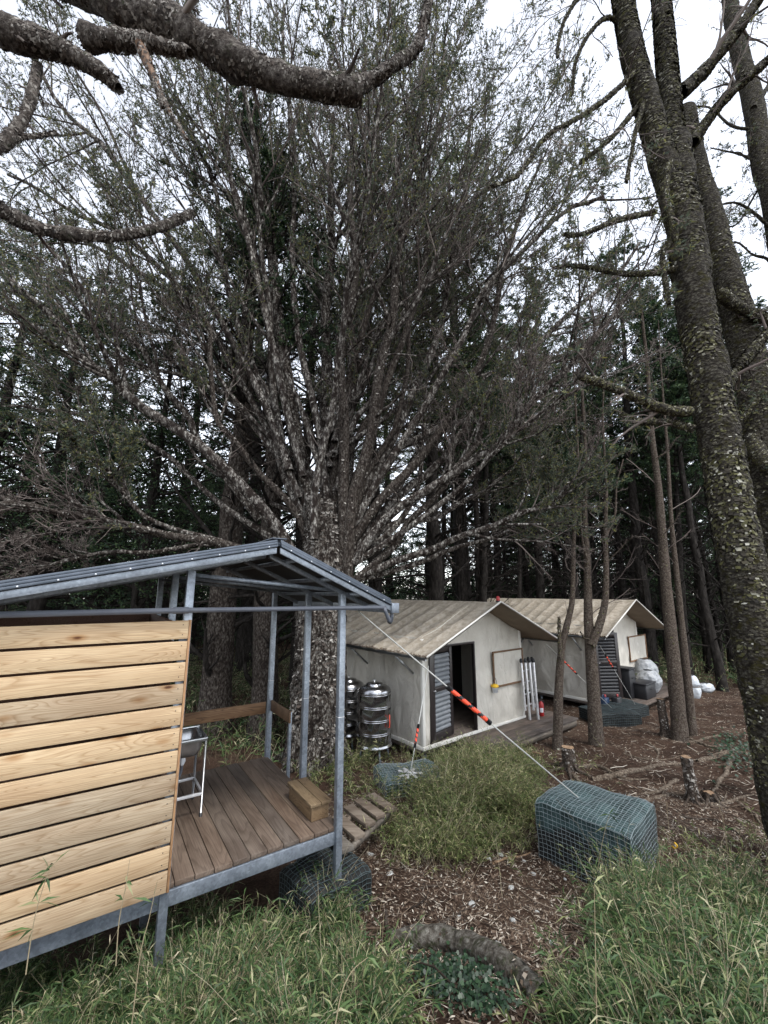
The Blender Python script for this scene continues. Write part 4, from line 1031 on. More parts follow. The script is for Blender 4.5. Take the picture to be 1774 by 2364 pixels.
    # doorway: dark jambs, louvred leaf swung inwards
    mb = MB(); mb.box(DL_ - .0, DL_ + .05, -.03, .05, .02, DH - .0); mb.box(DR_ - .035, DR_, -.03, .05, .02, DH); mb.box(DL_ + .05, DR_ - .035, -.03, .05, DH - .05, DH); mb.build('door_frame', M['doorframe'], root, bevel=.003)
    ang = rad(10); c, s_ = math.cos(ang), math.sin(ang); lw = .82 if first else .78
    if not first: ang = rad(-35); c, s_ = math.cos(ang), math.sin(ang)
    def L(x, y, z): return (DL_ + .055 + c * x - s_ * y, .0 + s_ * x + c * y, z)
    def lbox(m_, x0, x1, y0, y1, z0, z1):
        m_.add([L(x, y, z) for x in (x0, x1) for y in (y0, y1) for z in (z0, z1)], [(0, 1, 3, 2), (4, 6, 7, 5), (0, 4, 5, 1), (2, 3, 7, 6), (0, 2, 6, 4), (1, 5, 7, 3)])
    mb = MB(); lbox(mb, 0, .12, -.02, .02, .03, 1.92); lbox(mb, lw - .1, lw, -.02, .02, .03, 1.92); lbox(mb, .12, lw - .1, -.02, .02, .03, .2); lbox(mb, .12, lw - .1, -.02, .02, 1.8, 1.92); lbox(mb, .12, lw - .1, -.02, .02, 1.0, 1.1)
    door = mb.build('door', M['doorframe'], root, bevel=.003)
    mb = MB()
    for z in list(np.arange(.215, .98, .095)) + list(np.arange(1.115, 1.76, .095)):
        mb.add([L(.122, -.016, z), L(lw - .102, -.016, z), L(lw - .102, .012, z + .088), L(.122, .012, z + .088), L(.122, -.012, z - .003), L(lw - .102, -.012, z - .003), L(lw - .102, .016, z + .085), L(.122, .016, z + .085)], [(0, 1, 2, 3), (7, 6, 5, 4), (0, 4, 5, 1), (3, 2, 6, 7)])
    mb.build('louvre', M['louvre'] if first else M['black'], door)
    mb = MB(); mb.tube([L(.06, -.03, 1.04), L(.06, -.055, 1.04), L(.16, -.055, 1.04)], .009, 8); mb.build('handle', M['steel'], door, smooth=True)
    # dim interior: shade painted as a near-black sheet behind the doorway, then the floor
    mb = MB(); mb.grid(lambda u, v: (.1 + 3.3 * u, 1.9, .02 + 2.0 * v), 2, 2); mb.build('interior_shade_sheet', M['darkin'], root)
    mb = MB(); mb.box(.03, W - .03, .06, LEN - .05, -.03, .0); mb.build('floor', M['porch'], root)
    # window with wooden frame
    def onwall(px, py):
        d = ray(px, py); n_ = np.array([-math.sin(T['yaw']), math.cos(T['yaw'])]); t = (n_ @ np.array(T['o'][:2])) / (n_ @ d[:2]); P = d * t
        r_ = P[:2] - np.array(T['o'][:2]); return (r_ @ np.array([math.cos(T['yaw']), math.sin(T['yaw'])]), P[2] - T['o'][2])
    if first: c1, c2 = onwall(1133.8, 1504.4), onwall(1204.8, 1577)
    else: c1, c2 = onwall(1447, 1469.5), onwall(1492, 1525)
    x0, x1, z1, z0 = c1[0], c2[0] + .05, c1[1], onwall(1138.6, 1588.4)[1] if first else onwall(1453, 1529)[1]
    mb = MB(); yy = -.06
    mb.box(x0, x1, yy, -.028, z1 - .04, z1); mb.box(x0, x1, yy, -.028, z0, z0 + .045); mb.box(x0, x0 + .04, yy, -.028, z0 + .046, z1 - .041); mb.box(x1 - .04, x1, yy, -.028, z0 + .046, z1 - .041)
    wf = mb.build('window_frame', M['framewood'], root, bevel=.003)
    mb = MB(); mb.grid(lambda u, v: (x0 + .02 + (x1 - x0 - .04) * u, -.035 + wv(u * 2, 0, v * 2, .012), z0 + .02 + (z1 - z0 - .04) * v), 20, 20); mb.build('window_flap', M['canvas'], wf, smooth=True)
    # porch boards in front
    for i in range(5 if first else 6):
        xa = 1.0 if first else .0
        mb = MB(); mb.box(xa, 4.55, -.07 - .17 * (i + 1), -.075 - .17 * i, -.06, -.02); mb.build('porch_board', M['porch'], root, bevel=.003)
    mb = MB(); mb.box((1.0 if first else 0), 4.5, -.90, -.84, -.20, -.062); mb.box((1.0 if first else 0) + .02, 4.5, -.16, -.1, -.20, -.062); mb.build('porch_beam', M['plank'], root)
    if first:
        mb = MB(); mb.box(3.62, 4.55, -.0, .6, -.06, -.02); mb.build('porch_board', M['porch'], root, bevel=.003)
    return root
t1 = tent(T1, 'nearer beige canvas tent with open louvred door and wood-framed window', True)
t2 = tent(T2, 'farther beige canvas tent, partly behind the forked young tree, dark door ajar', False)

# beacon on the ridge of the near tent
bp = tw(T1, T1['W'] / 2, -.70, T1['R'] + .01)
be = thing('beacon_lamp', 'small red beacon lamp on the front ridge tip of the nearer tent', 'lamp', bp)
mb = MB(); mb.lathe([(.0, 0), (.05, 0), (.05, .03), (.035, .035), (0.0001, .035)], k=16); mb.build('base', M['black'], be)
mb = MB(); mb.lathe([(.042, .035), (.045, .06), (.04, .11), (.025, .13), (.0001, .135)], k=16); mb.build('lens', M['red'], be, smooth=True)

# water tanks
def tank(label, loc, r_, h):
    root = thing('water_tank', label, 'water tank', loc, 0, 'stainless steel water tanks')
    pr = [(.0001, 0), (r_ * 1.04, 0), (r_ * 1.06, .02), (r_ * 1.0, .035)]
    n_ = 4
    for i in range(n_):
        z0 = .04 + (h - .06) * i / n_; z1 = .04 + (h - .06) * (i + 1) / n_
        pr += [(r_, z0 + .03), (r_, z1 - .05)]
        for k in (0, 1): zz = z1 - .05 + k * .034; pr += [(r_, zz - .002), (r_, zz), (r_ + .006, zz + .003), (r_ + .006, zz + .009), (r_, zz + .012), (r_, zz + .014)]
    mb = MB(); mb.lathe(pr, k=48); mb.build('shell', M['steel'], root, smooth=True)
    mb = MB(); mb.lathe([(r_ + .004, h - .01), (r_ * .97, h + .03), (r_ * .8, h + .075), (r_ * .5, h + .10), (r_ * .5, h + .125), (r_ * .47, h + .135), (r_ * .2, h + .15), (.0001, h + .155)], k=48); ld = mb.build('lid', M['steel'], root, smooth=True)
    mb = MB(); mb.tube([(0, 0, h + .15), (0, 0, h + .19)], .012, 8); mb.tube([(-.03, 0, h + .19), (.03, 0, h + .19)], .012, 8); mb.build('knob', M['steel_b'], ld, smooth=True)
    for a in (.4, 1.97, 3.54, 5.1):
        mb = MB(); mb.bar((r_ * .8 * math.cos(a), r_ * .8 * math.sin(a), 0), (r_ * .95 * math.cos(a), r_ * .95 * math.sin(a), -.34), .03, .03); mb.build('leg', M['galv'], root)
    return root
tk = tank('larger-looking front steel water tank beside the nearer tent wall', (-.20, 9.30, -3.08), .345, 1.06)
mb = MB(); mb.tube([((.345) * math.cos(-.55), .345 * math.sin(-.55), .38), (.37 * math.cos(-.55), .37 * math.sin(-.55), .38), (.37 * math.cos(-.55), .37 * math.sin(-.55), .62)], .008, 8); mb.build('level_tag', M['orange'], tk)
tank('rear steel water tank half hidden behind the great tree trunk', (-.80, 10.05, -3.08), .345, 1.0)

# folded ladder
lp = tw(T1, 3.42, -.16, -.018)
ld = thing('folding_ladder', 'folded aluminium ladder standing on the porch by the tent window', 'ladder', lp, T1['yaw'])
LH = 1.38
for i, (xx, yy) in enumerate([(-.05, .02), (.04, -.04), (.13, -.10), (.22, -.16)]):
    sec = MB()
    sec.bar((xx - .02, yy - .05, 0.0 if i in (1, 3) else .22), (xx, yy, LH), .038, .055)
    s1 = sec.build('rail', M['alu'], ld, bevel=.002)
    mb = MB(); mb.lathe([(.0001, -.03), (.03, -.03), (.045, 0), (.035, .05), (.015, .075), (.0001, .08)], xx, yy, 12); V = mb.v[-1]; V[:, 2] += LH; mb.build('hinge', M['black'], ld, smooth=True)
for i, (xx, yy) in enumerate([(.34, .06), (.41, .0)]):
    sec = MB(); sec.bar((xx + .1, yy - .02, 0.0 if i else .2), (xx, yy, LH), .038, .055); sec.build('rail', M['alu'], ld, bevel=.002)
    mb = MB(); mb.lathe([(.0001, -.03), (.03, -.03), (.045, 0), (.035, .05), (.015, .075), (.0001, .08)], xx, yy, 12); V = mb.v[-1]; V[:, 2] += LH; mb.build('hinge', M['black'], ld, smooth=True)
for z in (.28, .56, .84, 1.12):
    mb = MB(); mb.bar((.21, -.14, z), (.41 + .06 * (1 - z / LH), -.0, z), .03, .03); mb.build('rung', M['alu'], ld, bevel=.002)
    mb = MB(); mb.bar((.0, 0, z + .02), (.35, .06, z + .02), .03, .03); mb.build('rung', M['alu'], ld, bevel=.002)

ex = tw(T1, 3.98, -.25, -.018)
fe = thing('fire_extinguisher', 'red fire extinguisher on the porch right of the ladder', 'extinguisher', ex); fe.scale = (.78, .78, .78)
mb = MB(); mb.lathe([(.0001, 0), (.075, 0), (.08, .02), (.08, .36), (.06, .41), (.025, .44), (.025, .46)], k=20); mb.build('cylinder', M['red'], fe, smooth=True)
mb = MB(); mb.box(-.07, .05, -.012, .012, .46, .48); mb.box(-.08, .03, -.012, .012, .50, .515); mb.box(-.015, .015, -.015, .015, .44, .5); mb.build('valve', M['black'], fe, bevel=.003)
mb = MB(); mb.tube(spline([(.02, 0, .47), (.09, 0, .45), (.10, 0, .3), (.095, 0, .12)], 10), .01, 8); mb.build('hose', M['black'], fe, smooth=True)
mb = MB(); mb.grid(lambda u, v: (.0815 * math.cos(-2.6 + 1.5 * u), .0815 * math.sin(-2.6 + 1.5 * u), .12 + .14 * v), 8, 1); mb.build('plate', M['whitepl'], fe, smooth=True)

hp = tw(T1, 2.28, -.11, .83)
hm = thing('hanging_lantern', 'small yellow and clear lantern hanging from the tent window frame', 'lantern', hp, T1['yaw'])
mb = MB(); mb.lathe([(.0001, -.07), (.06, -.07), (.075, .06), (.078, .062)], k=20); mb.build('cup', M['whitepl'], hm, smooth=True)
mb = MB(); mb.lathe([(.083, .05), (.092, .075), (.085, .1), (.06, .115), (.0001, .118)], k=20); mb.build('cap', M['yellow'], hm, smooth=True)
mb = MB(); mb.tube(spline([(-.08, 0, .08), (-.07, 0, .18), (0, 0, .27), (.07, 0, .18), (.08, 0, .08)], 14), .006, 6); mb.build('handle', M['black'], hm, smooth=True)

# white and grey sacks, boxes by the far tent
def sack(label, loc, w_, d_, h, seed, mm, tie=None, group=None):
    root = thing('sack', label, 'sack', loc, seed, group)
    def f(u, v):
        a = u * 2 * np.pi; t = v; r_ = math.sin(math.pi * (0.04 + .93 * t)) ** .38
        n_ = 1 + .16 * mn.noise(Vector((math.cos(a) * 1.6, math.sin(a) * 1.6, t * 3 + seed))) + .07 * mn.noise(Vector((math.cos(a) * 5, math.sin(a) * 5, t * 9 + seed)))
        if tie: r_ *= 1 - .22 * math.exp(-((t - tie) / .05) ** 2)
        return (w_ / 2 * r_ * n_ * math.cos(a), d_ / 2 * r_ * n_ * math.sin(a), h * t + .02 * mn.noise(Vector((a, t * 4, seed))))
    mb = MB(); mb.grid(f, 40, 30); mb.build('cloth', mm, root, smooth=True)
    if tie:
        mb = MB(); k = 24; mb.tube([(w_ / 2 * .86 * math.cos(i / k * 6.283), d_ / 2 * .86 * math.sin(i / k * 6.283), h * tie) for i in range(k + 1)], .014, 6); mb.build('tie_cord', M['plank'], root, smooth=True)
q = at_z(1603, 1613, -3.4); sack('white stuffed sack tied round its middle, rightmost of the sacks by the trees', (q[0], q[1], -3.42), .46, .4, .74, 2.2, M['bag'], .55)
q = at_z(1640, 1592, -3.38); sack('low white bundle lying behind the tied sack', (q[0] - .35, q[1] - .3, -3.4), .5, .35, .3, 6.2, M['bag'])
q = at_z(1568, 1606, -3.4); sack('narrow white sack seen between the two leaning young trunks', (q[0], q[1], -3.38), .38, .3, .66, 4.2, M['bag'])
for (x, y, w_, h, s_, lab) in [(2.55, -.62, .68, .68, 5.1, 'crumpled grey clear-plastic sack on the second tent porch'), (3.25, -.30, .72, .92, 7.7, 'bulky grey plastic sack at the right end of the second tent porch')]:
    p = tw(T2, x, y, -.02); sack(lab, p, w_, .7, h, s_, M['greybag'])
def crate(label, loc, rz, lx, ly, hz, mm, nm='storage_box', cat='box'):
    root = thing(nm, label, cat, loc, rz)
    mb = MB(); mb.box(-lx / 2, lx / 2, -ly / 2, ly / 2, 0, hz); mb.build('body', mm, root, bevel=.03)
    mb = MB(); mb.box(-lx / 2 - .02, lx / 2 + .02, -ly / 2 - .02, ly / 2 + .02, hz + .001, hz + .05); mb.build('lid', mm, root, bevel=.015)
    mb = MB(); mb.tube(spline([(-.12, -ly / 2 - .015, hz * .7), (-.1, -ly / 2 - .05, hz * .72), (.1, -ly / 2 - .05, hz * .72), (.12, -ly / 2 - .015, hz * .7)], 10), .012, 6); mb.build('handle', mm, root, smooth=True)
crate('tall black storage box beside the dark door of the second tent', tw(T2, 1.35, -.40, -.02), T2['yaw'], .42, .4, .82, M['black'])
crate('wide black storage box in front of the grey sacks', tw(T2, 1.72, -.72, -.02), T2['yaw'], .75, .45, .40, M['black'])
for k, (x, y, mm, lab) in enumerate([(-.30, -.42, M['blue'], 'dark blue jerrycan at the corner of the second tent'), (.02, -.62, M['black'], 'black jerrycan with red cap at the corner of the second tent')]):
    p = tw(T2, x, y, -.30); root = thing('jerrycan', lab, 'jerrycan', p, T2['yaw'])
    mb = MB(); mb.box(-.14, .14, -.1, .1, 0, .52); mb.build('body', mm, root, bevel=.035)
    mb = MB(); mb.lathe([(.0001, .58), (.03, .58), (.03, .521)], .07, 0, 14); mb.build('cap', M['red'], root)
    mb = MB(); mb.tube(spline([(-.1, 0, .52), (-.09, 0, .575), (.0, 0, .575), (.02, 0, .52)], 10), .014, 8); mb.build('handle', mm, root, smooth=True)

# ropes
sleeve_rope('long white guy rope from shelter eave to big basket with orange and black sleeve', sh_w(.44, .35, 2.04), (2.50, 5.93, -2.60), 1037, 1128, .0085, rs=.027)
sleeve_rope('guy rope with orange striped sleeve falling from the tent corner to the small basket', tw(T1, -.50, -.70, 1.72), (ap[0], ap[1], ap[2] + .04), 966, 958.5, .009, rs=.02)
p_a = at_y(1262, 1487, 10.6); p_b = at_z(1412, 1634, -2.98)
sleeve_rope('thin guy line with red striped sleeve running behind the forked young tree', p_a, p_b, 1299, 1330, .006, rs=.02)
p_a = tw(T2, -.2, -.5, 1.75); p_a = at_y(1385, 1490, 11.9); p_b = at_z(1467, 1627, -2.98)
sleeve_rope('thin guy line with red and white striped sleeve beside the dark tent door', p_a, p_b, 1399, 1416, .006, rs=.02)
p_a = tw(T1, -.60, 1.6, 1.78); sleeve_rope('faint pale guy line slanting down the side wall behind the tanks', p_a, at_z(800, 1600, -2.4), 825, 824, .004, rs=.004)

# ------------------------------------------------------------------ stumps, roots, log
def stump(label, px, py, r_, h, seed, lean=(0, 0), mm='youngbark'):
    q = on_ground(px, py); root = thing('tree_stump', label, 'stump', (q[0], q[1], q[2]))
    P = np.array([(lean[0] * t, lean[1] * t, -.15 + (h + .15) * t) for t in np.linspace(0, 1, 14)]); R = r_ * np.interp(np.linspace(0, 1, 14), [0, .25, 1], [1.7, 1.1, .95])
    mb = MB(); lumpy(P, R, 20, .14, seed, mb, 0, 6); mb.quads(flakes(P, R, 300, .03), 1); mb.build('bark', [M[mm], M['paleflake']], root, smooth=True)
    mb = MB(); k = 20; mb.add([tuple(P[-1] + [0, 0, .002])] + [tuple(P[-1] + np.array([math.cos(a), math.sin(a), .06 * math.sin(3 * a + seed)]) * R[-1] * .99) for a in np.linspace(0, 2 * np.pi, k, False)], [(0, 1 + i, 1 + (i + 1) % k) for i in range(k)]); mb.build('cut_face', M['sawn'], root)
    for i in range(6):
        a = seed + i * 1.05; L_ = r_ * (3 + 3 * random.random()); pts = []
        for s_, zz in ((r_ * .8, .12), (r_ * 1.6, .03), (L_, -.03), (L_ * 1.5, -.08)):
            x, y = math.cos(a + .2 * s_) * s_, math.sin(a + .2 * s_) * s_; pts.append((x, y, Hs(q[0] + x, q[1] + y) - q[2] + zz))
        mb = MB(); mb.tubes(spline(pts, 10), np.linspace(r_ * .33, r_ * .08, 10), 8); mb.build('root', M[mm], root, smooth=True)
stump('hollow pale-topped stump left of the brown path before the tents', 1315, 1775, .115, .38, 1.1)
stump('waist-high sawn stump in front of the leaning young trunk', 1538, 1700, .085, .82, 2.7, (-.03, 0))
stump('dark knobbly stump among the roots behind the big basket', 1603, 1850, .075, .62, 4.4, (-.04, 0))
stump('short reddish sawn stump beside the knobbly stump', 1640, 1850, .09, .12, 5.9)
def roots(label, paths, seed):
    rr_ = np.random.default_rng(seed); made = []; M.setdefault('rootbark', bark('root_bark', (.02, .015, .011), (.09, .068, .05), (.26, .22, .17), None, 26, .8, .62, .012))
    for i, (pts, r_) in enumerate(paths):
        P = []
        for px, py in pts:
            q = on_ground(px, py); P.append(q)
        P = spline(P, 22); P += rr_.normal(size=P.shape) * .012; lift = np.sin(np.linspace(0, np.pi, 22)) * r_ * .7
        P[:, 2] = H(P[:, 0], P[:, 1]) + lift - r_ * .25
        r_ = r_ * 1.45; off = P[0].copy(); mb = MB(); mb.tubes(P - off, r_ * np.linspace(1, .35, 22) * (1 + .15 * rr_.normal(size=22)), 8)
        A, B = grow((P - off)[None], (r_ * np.linspace(1, .35, 22))[None], 5, .1, .9, .25, .7, -.1, 6, .15, .4, .3, rr_, .3, .8); mb.tubes(A, B, 5)
        o = mb.build('tree_root', M['rootbark'], None, smooth=True); o.location = tuple(off); tag(o, label[i], 'root', 'exposed roots across the brown ground')
roots(['long exposed root running behind the big basket towards the dark stump', 'thick curved root between the hollow stump and the knobbly stump', 'root sprawling from the knobbly stump to the mossy trunk', 'thin pale root on the brown ground right of the big basket', 'branching root under the small fern at the foot of the mossy tree', 'low root crossing the open ground before the waist-high stump'],
      [([(1370,1800),(1430,1790),(1500,1775),(1590,1758)], .045), ([(1320,1775),(1380,1770),(1440,1800),(1500,1800)], .035), ([(1610,1760),(1660,1745),(1710,1740),(1760,1745)], .04), ([(1480,1850),(1560,1835),(1640,1860),(1720,1880)], .022), ([(1690,1745),(1672,1790),(1655,1820),(1640,1835)], .035), ([(1540,1700),(1600,1715),(1660,1700),(1730,1712)], .03)], 8)
rng_s = np.random.default_rng(77)
ex_ = [('short root curling left of the waist-high stump', [(1500,1715),(1520,1740),(1500,1770)], .02), ('root crossing between the dark stump and the basket', [(1560,1800),(1520,1830),(1470,1835)], .028), ('pair of roots reaching under the leaning young trunk', [(1590,1705),(1640,1725),(1690,1722)], .028), ('pale snaking root at the right edge below the mossy tree', [(1700,1850),(1740,1880),(1774,1930)], .02), ('root running down beside the hollow stump', [(1325,1790),(1350,1830),(1390,1845)], .03), ('root on the ground right of the reddish sawn stump', [(1650,1860),(1700,1850),(1745,1835)], .022), ('faint root crossing the open brown ground', [(1440,1740),(1500,1755),(1570,1745)], .02)]
roots([e[0] for e in ex_], [(e[1], e[2]) for e in ex_], 15)
for i, (pts, r_, lab) in enumerate([([(1140,2000),(1180,1985),(1225,1975)], .016, 'curved pale stick left of the big basket'), ([(1150,2040),(1200,2050),(1250,2062)], .010, 'dark straight stick below the flat pale stone'), ([(1010,2140),(1060,2115),(1100,2090)], .012, 'brown stick pointing up towards the basket'), ([(1480,1900),(1560,1920),(1640,1950)], .012, 'thin fallen branch on the ground right of the basket'), ([(1580,1890),(1660,1900),(1730,1945)], .016, 'fallen branch near the right edge of the ground'), ([(1190,1775),(1215,1740),(1250,1745)], .03, 'broken orange-brown wood chunk behind the basket'), ([(905,2150),(893,2200),(905,2235)], .016, 'brown stick standing at the left end of the log'), ([(960,2060),(1000,2050),(1040,2052)], .012, 'short brown stick on the litter below the shrub'), ([(1030,1990),(1045,2010),(1065,2030)], .014, 'reddish stick at the lower edge of the shrub')]):
    P = spline([on_ground(*p) for p in pts], 10); P[:, 2] = H(P[:, 0], P[:, 1]) + r_ * .9; off = P[0].copy(); mb = MB(); mb.tubes(P - off + rng_s.normal(size=P.shape) * r_ * .3, r_ * np.linspace(1, .5, 10), 7, 0, True)
    o = mb.build('fallen_stick', M['sawn'] if i in (0, 5) else M['youngbark'], None, smooth=True); o.location = tuple(off); tag(o, lab, 'stick', 'sticks fallen on the litter')
# fine root tangles and sticks in one uncountable mass
def lg(P): P = np.array(P); return P
logp = [on_ground(px, py) for px, py in [(905, 2185), (1000, 2180), (1090, 2205), (1180, 2255), (1260, 2320)]]
P = spline(logp, 26); P[:, 2] = H(P[:, 0], P[:, 1]) + .03; off = P[0].copy()
lo = thing('fallen_log', 'weathered grey log lying in the foreground above the ivy', 'log', tuple(off))
mb = MB(); lumpy(P - off, np.interp(np.linspace(0, 1, 26), [0, .1, .6, 1], [.06, .085, .10, .07]), 32, .22, 7.7, mb, 0, 5); mb.quads(flakes(P - off, np.full(26, .09), 220, .02, lift=.15), 1)
M['logbark'] = bark('weathered_log', (.02, .017, .014), (.085, .075, .062), (.26, .25, .22), (.045, .055, .02), 20, 1, .6, .02, .58)
mb.build('bark', [M['logbark'], M['litter']], lo, smooth=True)
mb = MB(); mb.tubes(np.array([(-.02, 0, -.02), (-.05, .03, .12), (-.045, .05, .2)]), np.array([.02, .017, .01]), 7); mb.build('branch_stub', M['youngbark'], lo, smooth=True)

# ------------------------------------------------------------------ ground cover
def inpoly(px, py, poly):
    c = np.zeros(len(px), bool); n_ = len(poly)
    for i in range(n_):
        x1, y1 = poly[i]; x2, y2 = poly[(i + 1) % n_]
        c ^= ((y1 > py) != (y2 > py)) & (px < (x2 - x1) * (py - y1) / ((y2 - y1) + 1e-9) + x1)
    return c
def scatter(n_, box, polys, rng, jit=16):
    x = rng.uniform(box[0], box[1], n_); y = rng.uniform(box[2], box[3], n_); z = H(x, y); P = np.stack([x, y, z], 1)
    px, py = project(P); j_ = jit * (1 + 1.6 * (rng.random(n_) < .12)); px = px + rng.normal(size=n_) * j_; py = py + rng.normal(size=n_) * j_ * .7; k = np.zeros(n_, bool)
    for q in polys: k |= inpoly(px, py, q)
    return P[k]
def bamboo(P, h, rng, per=9, ll=.10, lw=.006, stemr=.0016, clump=True):
    cl = np.array([mn.noise(Vector((p[0] * 2.1, p[1] * 2.1, 5.5))) for p in P]); c2 = np.array([mn.noise(Vector((p[0] * 1.1, p[1] * 1.1, 9.5))) for p in P])
    if clump: k_ = rng.random(len(P)) < np.clip(.62 + 1.5 * cl, .12, 1); P = P[k_]; cl = cl[k_]; c2 = c2[k_]
    n_ = len(P); hh = h * (.35 + 1.15 * rng.random(n_) ** 1.4) * np.clip(1 + 1.6 * cl, .4, 2.0); a = c2 * 9 + rng.normal(size=n_) * 1.3; le = .25 + .6 * rng.random(n_)
    S = np.zeros((n_, 5, 3)); S[:, 0] = P; cur = norm(np.stack([np.cos(a) * le, np.sin(a) * le, np.ones(n_)], 1))
    for j in range(1, 5):
        S[:, j] = S[:, j - 1] + cur * (hh / 4)[:, None]; cur = norm(cur + .12 * rng.normal(size=cur.shape) + np.stack([np.cos(a) * .12, np.sin(a) * .12, np.zeros(n_) - .05], 1))
    f = (.3 + .7 * rng.random((n_, per))) * 4 * .999; i = f.astype(int); fr = (f - i)[..., None]; mi = np.arange(n_)[:, None]
    B = (S[mi, i] + (S[mi, i + 1] - S[mi, i]) * fr).reshape(-1, 3); T = norm(S[mi, i + 1] - S[mi, i]).reshape(-1, 3)
    m_ = len(B); d = norm(T * .5 + rng.normal(size=(m_, 3)) * np.array([1, 1, .45]) * .8 + np.array([0, 0, .2])); s_ = norm(np.cross(d, np.array([0, 0, 1]) + .5 * rng.normal(size=(m_, 3))))
    ln = (ll * (.5 + rng.random(m_)))[:, None]; wd = (lw * (.6 + .8 * rng.random(m_)))[:, None]
    mid = B + d * ln * .4; tip = B + d * ln + np.array([0, 0, -1]) * ln * (.1 + .35 * rng.random((m_, 1)))
    V = np.stack([B, mid + s_ * wd, mid - s_ * wd, tip], 1).reshape(-1, 3); ii = np.arange(m_)[:, None] * 4
    F = np.concatenate([ii + np.array([[0, 1, 2]]), ii + np.array([[2, 1, 3]])])
    mb = MB(); mb.add(V, F, 0); mb.tubes(S, np.full((n_, 5), stemr) * np.linspace(1.2, .6, 5), 3, 1)
    return mb
G1 = [(-40,2240),(120,2270),(330,2230),(430,2195),(560,2150),(690,2120),(760,2110),(820,2180),(860,2260),(900,2600),(-40,2600)]
G2 = [(1240,2600),(1290,2480),(1340,2400),(1400,2290),(1430,2160),(1500,2110),(1550,2060),(1620,2075),(1700,2120),(1820,2180),(1820,2600)]
G3 = [(905,1910),(985,1880),(1040,1810),(1090,1770),(1180,1755),(1240,1780),(1245,1830),(1225,1920),(1170,1965),(1050,1990),(960,1985),(900,1940)]
G4 = [(700,1790),(800,1745),(880,1735),(860,1770),(850,1800),(840,1835),(740,1835)]
G6 = [(960,1740),(1080,1715),(1180,1700),(1260,1740),(1180,1760),(1000,1790)]
rg = np.random.default_rng(99)
P = scatter(44000, (-3, 3.6, 1.0, 4.6), [G1], rg, 16)
tag(bamboo(P, .27, rg, 18, .09, .0043).build('bamboo_grass', [M['grass'], M['straw']]), 'dense green bamboo grass on the bank below the slat wall, lower left', 'grass', None, 'stuff')
P = scatter(60000, (-.2, 5.2, 1.0, 5.2), [G2], rg, 26)
tag(bamboo(P, .27, rg, 18, .09, .0043).build('bamboo_grass', [M['grass'], M['straw']]), 'dense green bamboo grass filling the lower right corner', 'grass', None, 'stuff')
for G_, box_, lab_ in ((G1, (-3, 3.6, 1.0, 4.6), 'dry pale stems standing in the lower left grass'), (G2, (-.2, 5.2, 1.0, 5.2), 'dry pale stems standing in the lower right grass')):
    P = scatter(2600, box_, [G_], rg)
    tag(bamboo(P, .42, rg, 3, .06, .003, .0016).build('dry_grass', [M['straw'], M['straw']]), lab_, 'grass', None, 'stuff')
P = scatter(30000, (-.5, 4.5, 4.6, 9.2), [G3, G6], rg, 30)
tag(bamboo(P, .33, rg, 14, .08, .0045, .0018).build('bamboo_grass', [M['grass_dry'], M['straw']]), 'olive clump of bamboo grass between the small basket and the big basket', 'grass', None, 'stuff')
P = scatter(9000, (-3.5, 2, 6, 10), [G4], rg)
tag(bamboo(P, .28, rg, 10, .09, .006, .002).build('bamboo_grass', [M['grass_dry'], M['straw']]), 'thin grass around the foot of the great tree and tanks', 'grass', None, 'stuff')
P = scatter(9000, (-1, 6, 1.2, 6), [[(860,2600),(860,2260),(1000,2290),(1300,2360),(1290,2600)], [(1380,1740),(1550,1790),(1620,1900),(1774,1930),(1774,2050),(1540,1990),(1500,1900),(1400,1800)]], rg)
P = P[rg.random(len(P)) < .30]
tag(bamboo(P, .2, rg, 8, .08, .005).build('bamboo_grass', [M['grass_dry'], M['straw']]), 'sparse grass blades on the brown litter', 'grass', None, 'stuff')
# undergrowth beyond the deck
x = rg.uniform(-16, -1.5, 9000); y = rg.uniform(8.5, 22, 9000); k = mn and np.array([mn.noise(Vector((a * .5, b * .5, 3))) for a, b in zip(x, y)]) > -.05
P = np.stack([x, y, H(x, y)], 1)[k]
tag(bamboo(P, .6, rg, 9, .16, .012, .003).build('undergrowth', [M['grass'], M['straw']]), 'green undergrowth on the forest floor beyond the deck', 'undergrowth', None, 'stuff')
x = rg.uniform(1, 26, 7000); y = rg.uniform(15, 30, 7000); P = np.stack([x, y, H(x, y)], 1)
tag(bamboo(P, .6, rg, 9, .18, .014, .003).build('undergrowth', [M['grass'], M['straw']]), 'dim green undergrowth among the trunks behind the tents', 'undergrowth', None, 'stuff')
x = rg.uniform(-30, 36, 9000); y = rg.uniform(23, 46, 9000); P = np.stack([x, y, H(x, y)], 1)
tag(bamboo(P, 3.6, rg, 30, .34, .035, .008).build('undergrowth', [M['leafbg'], M['darkbark']]), 'dark tall thicket closing the view low between the far trunks', 'undergrowth', None, 'stuff')
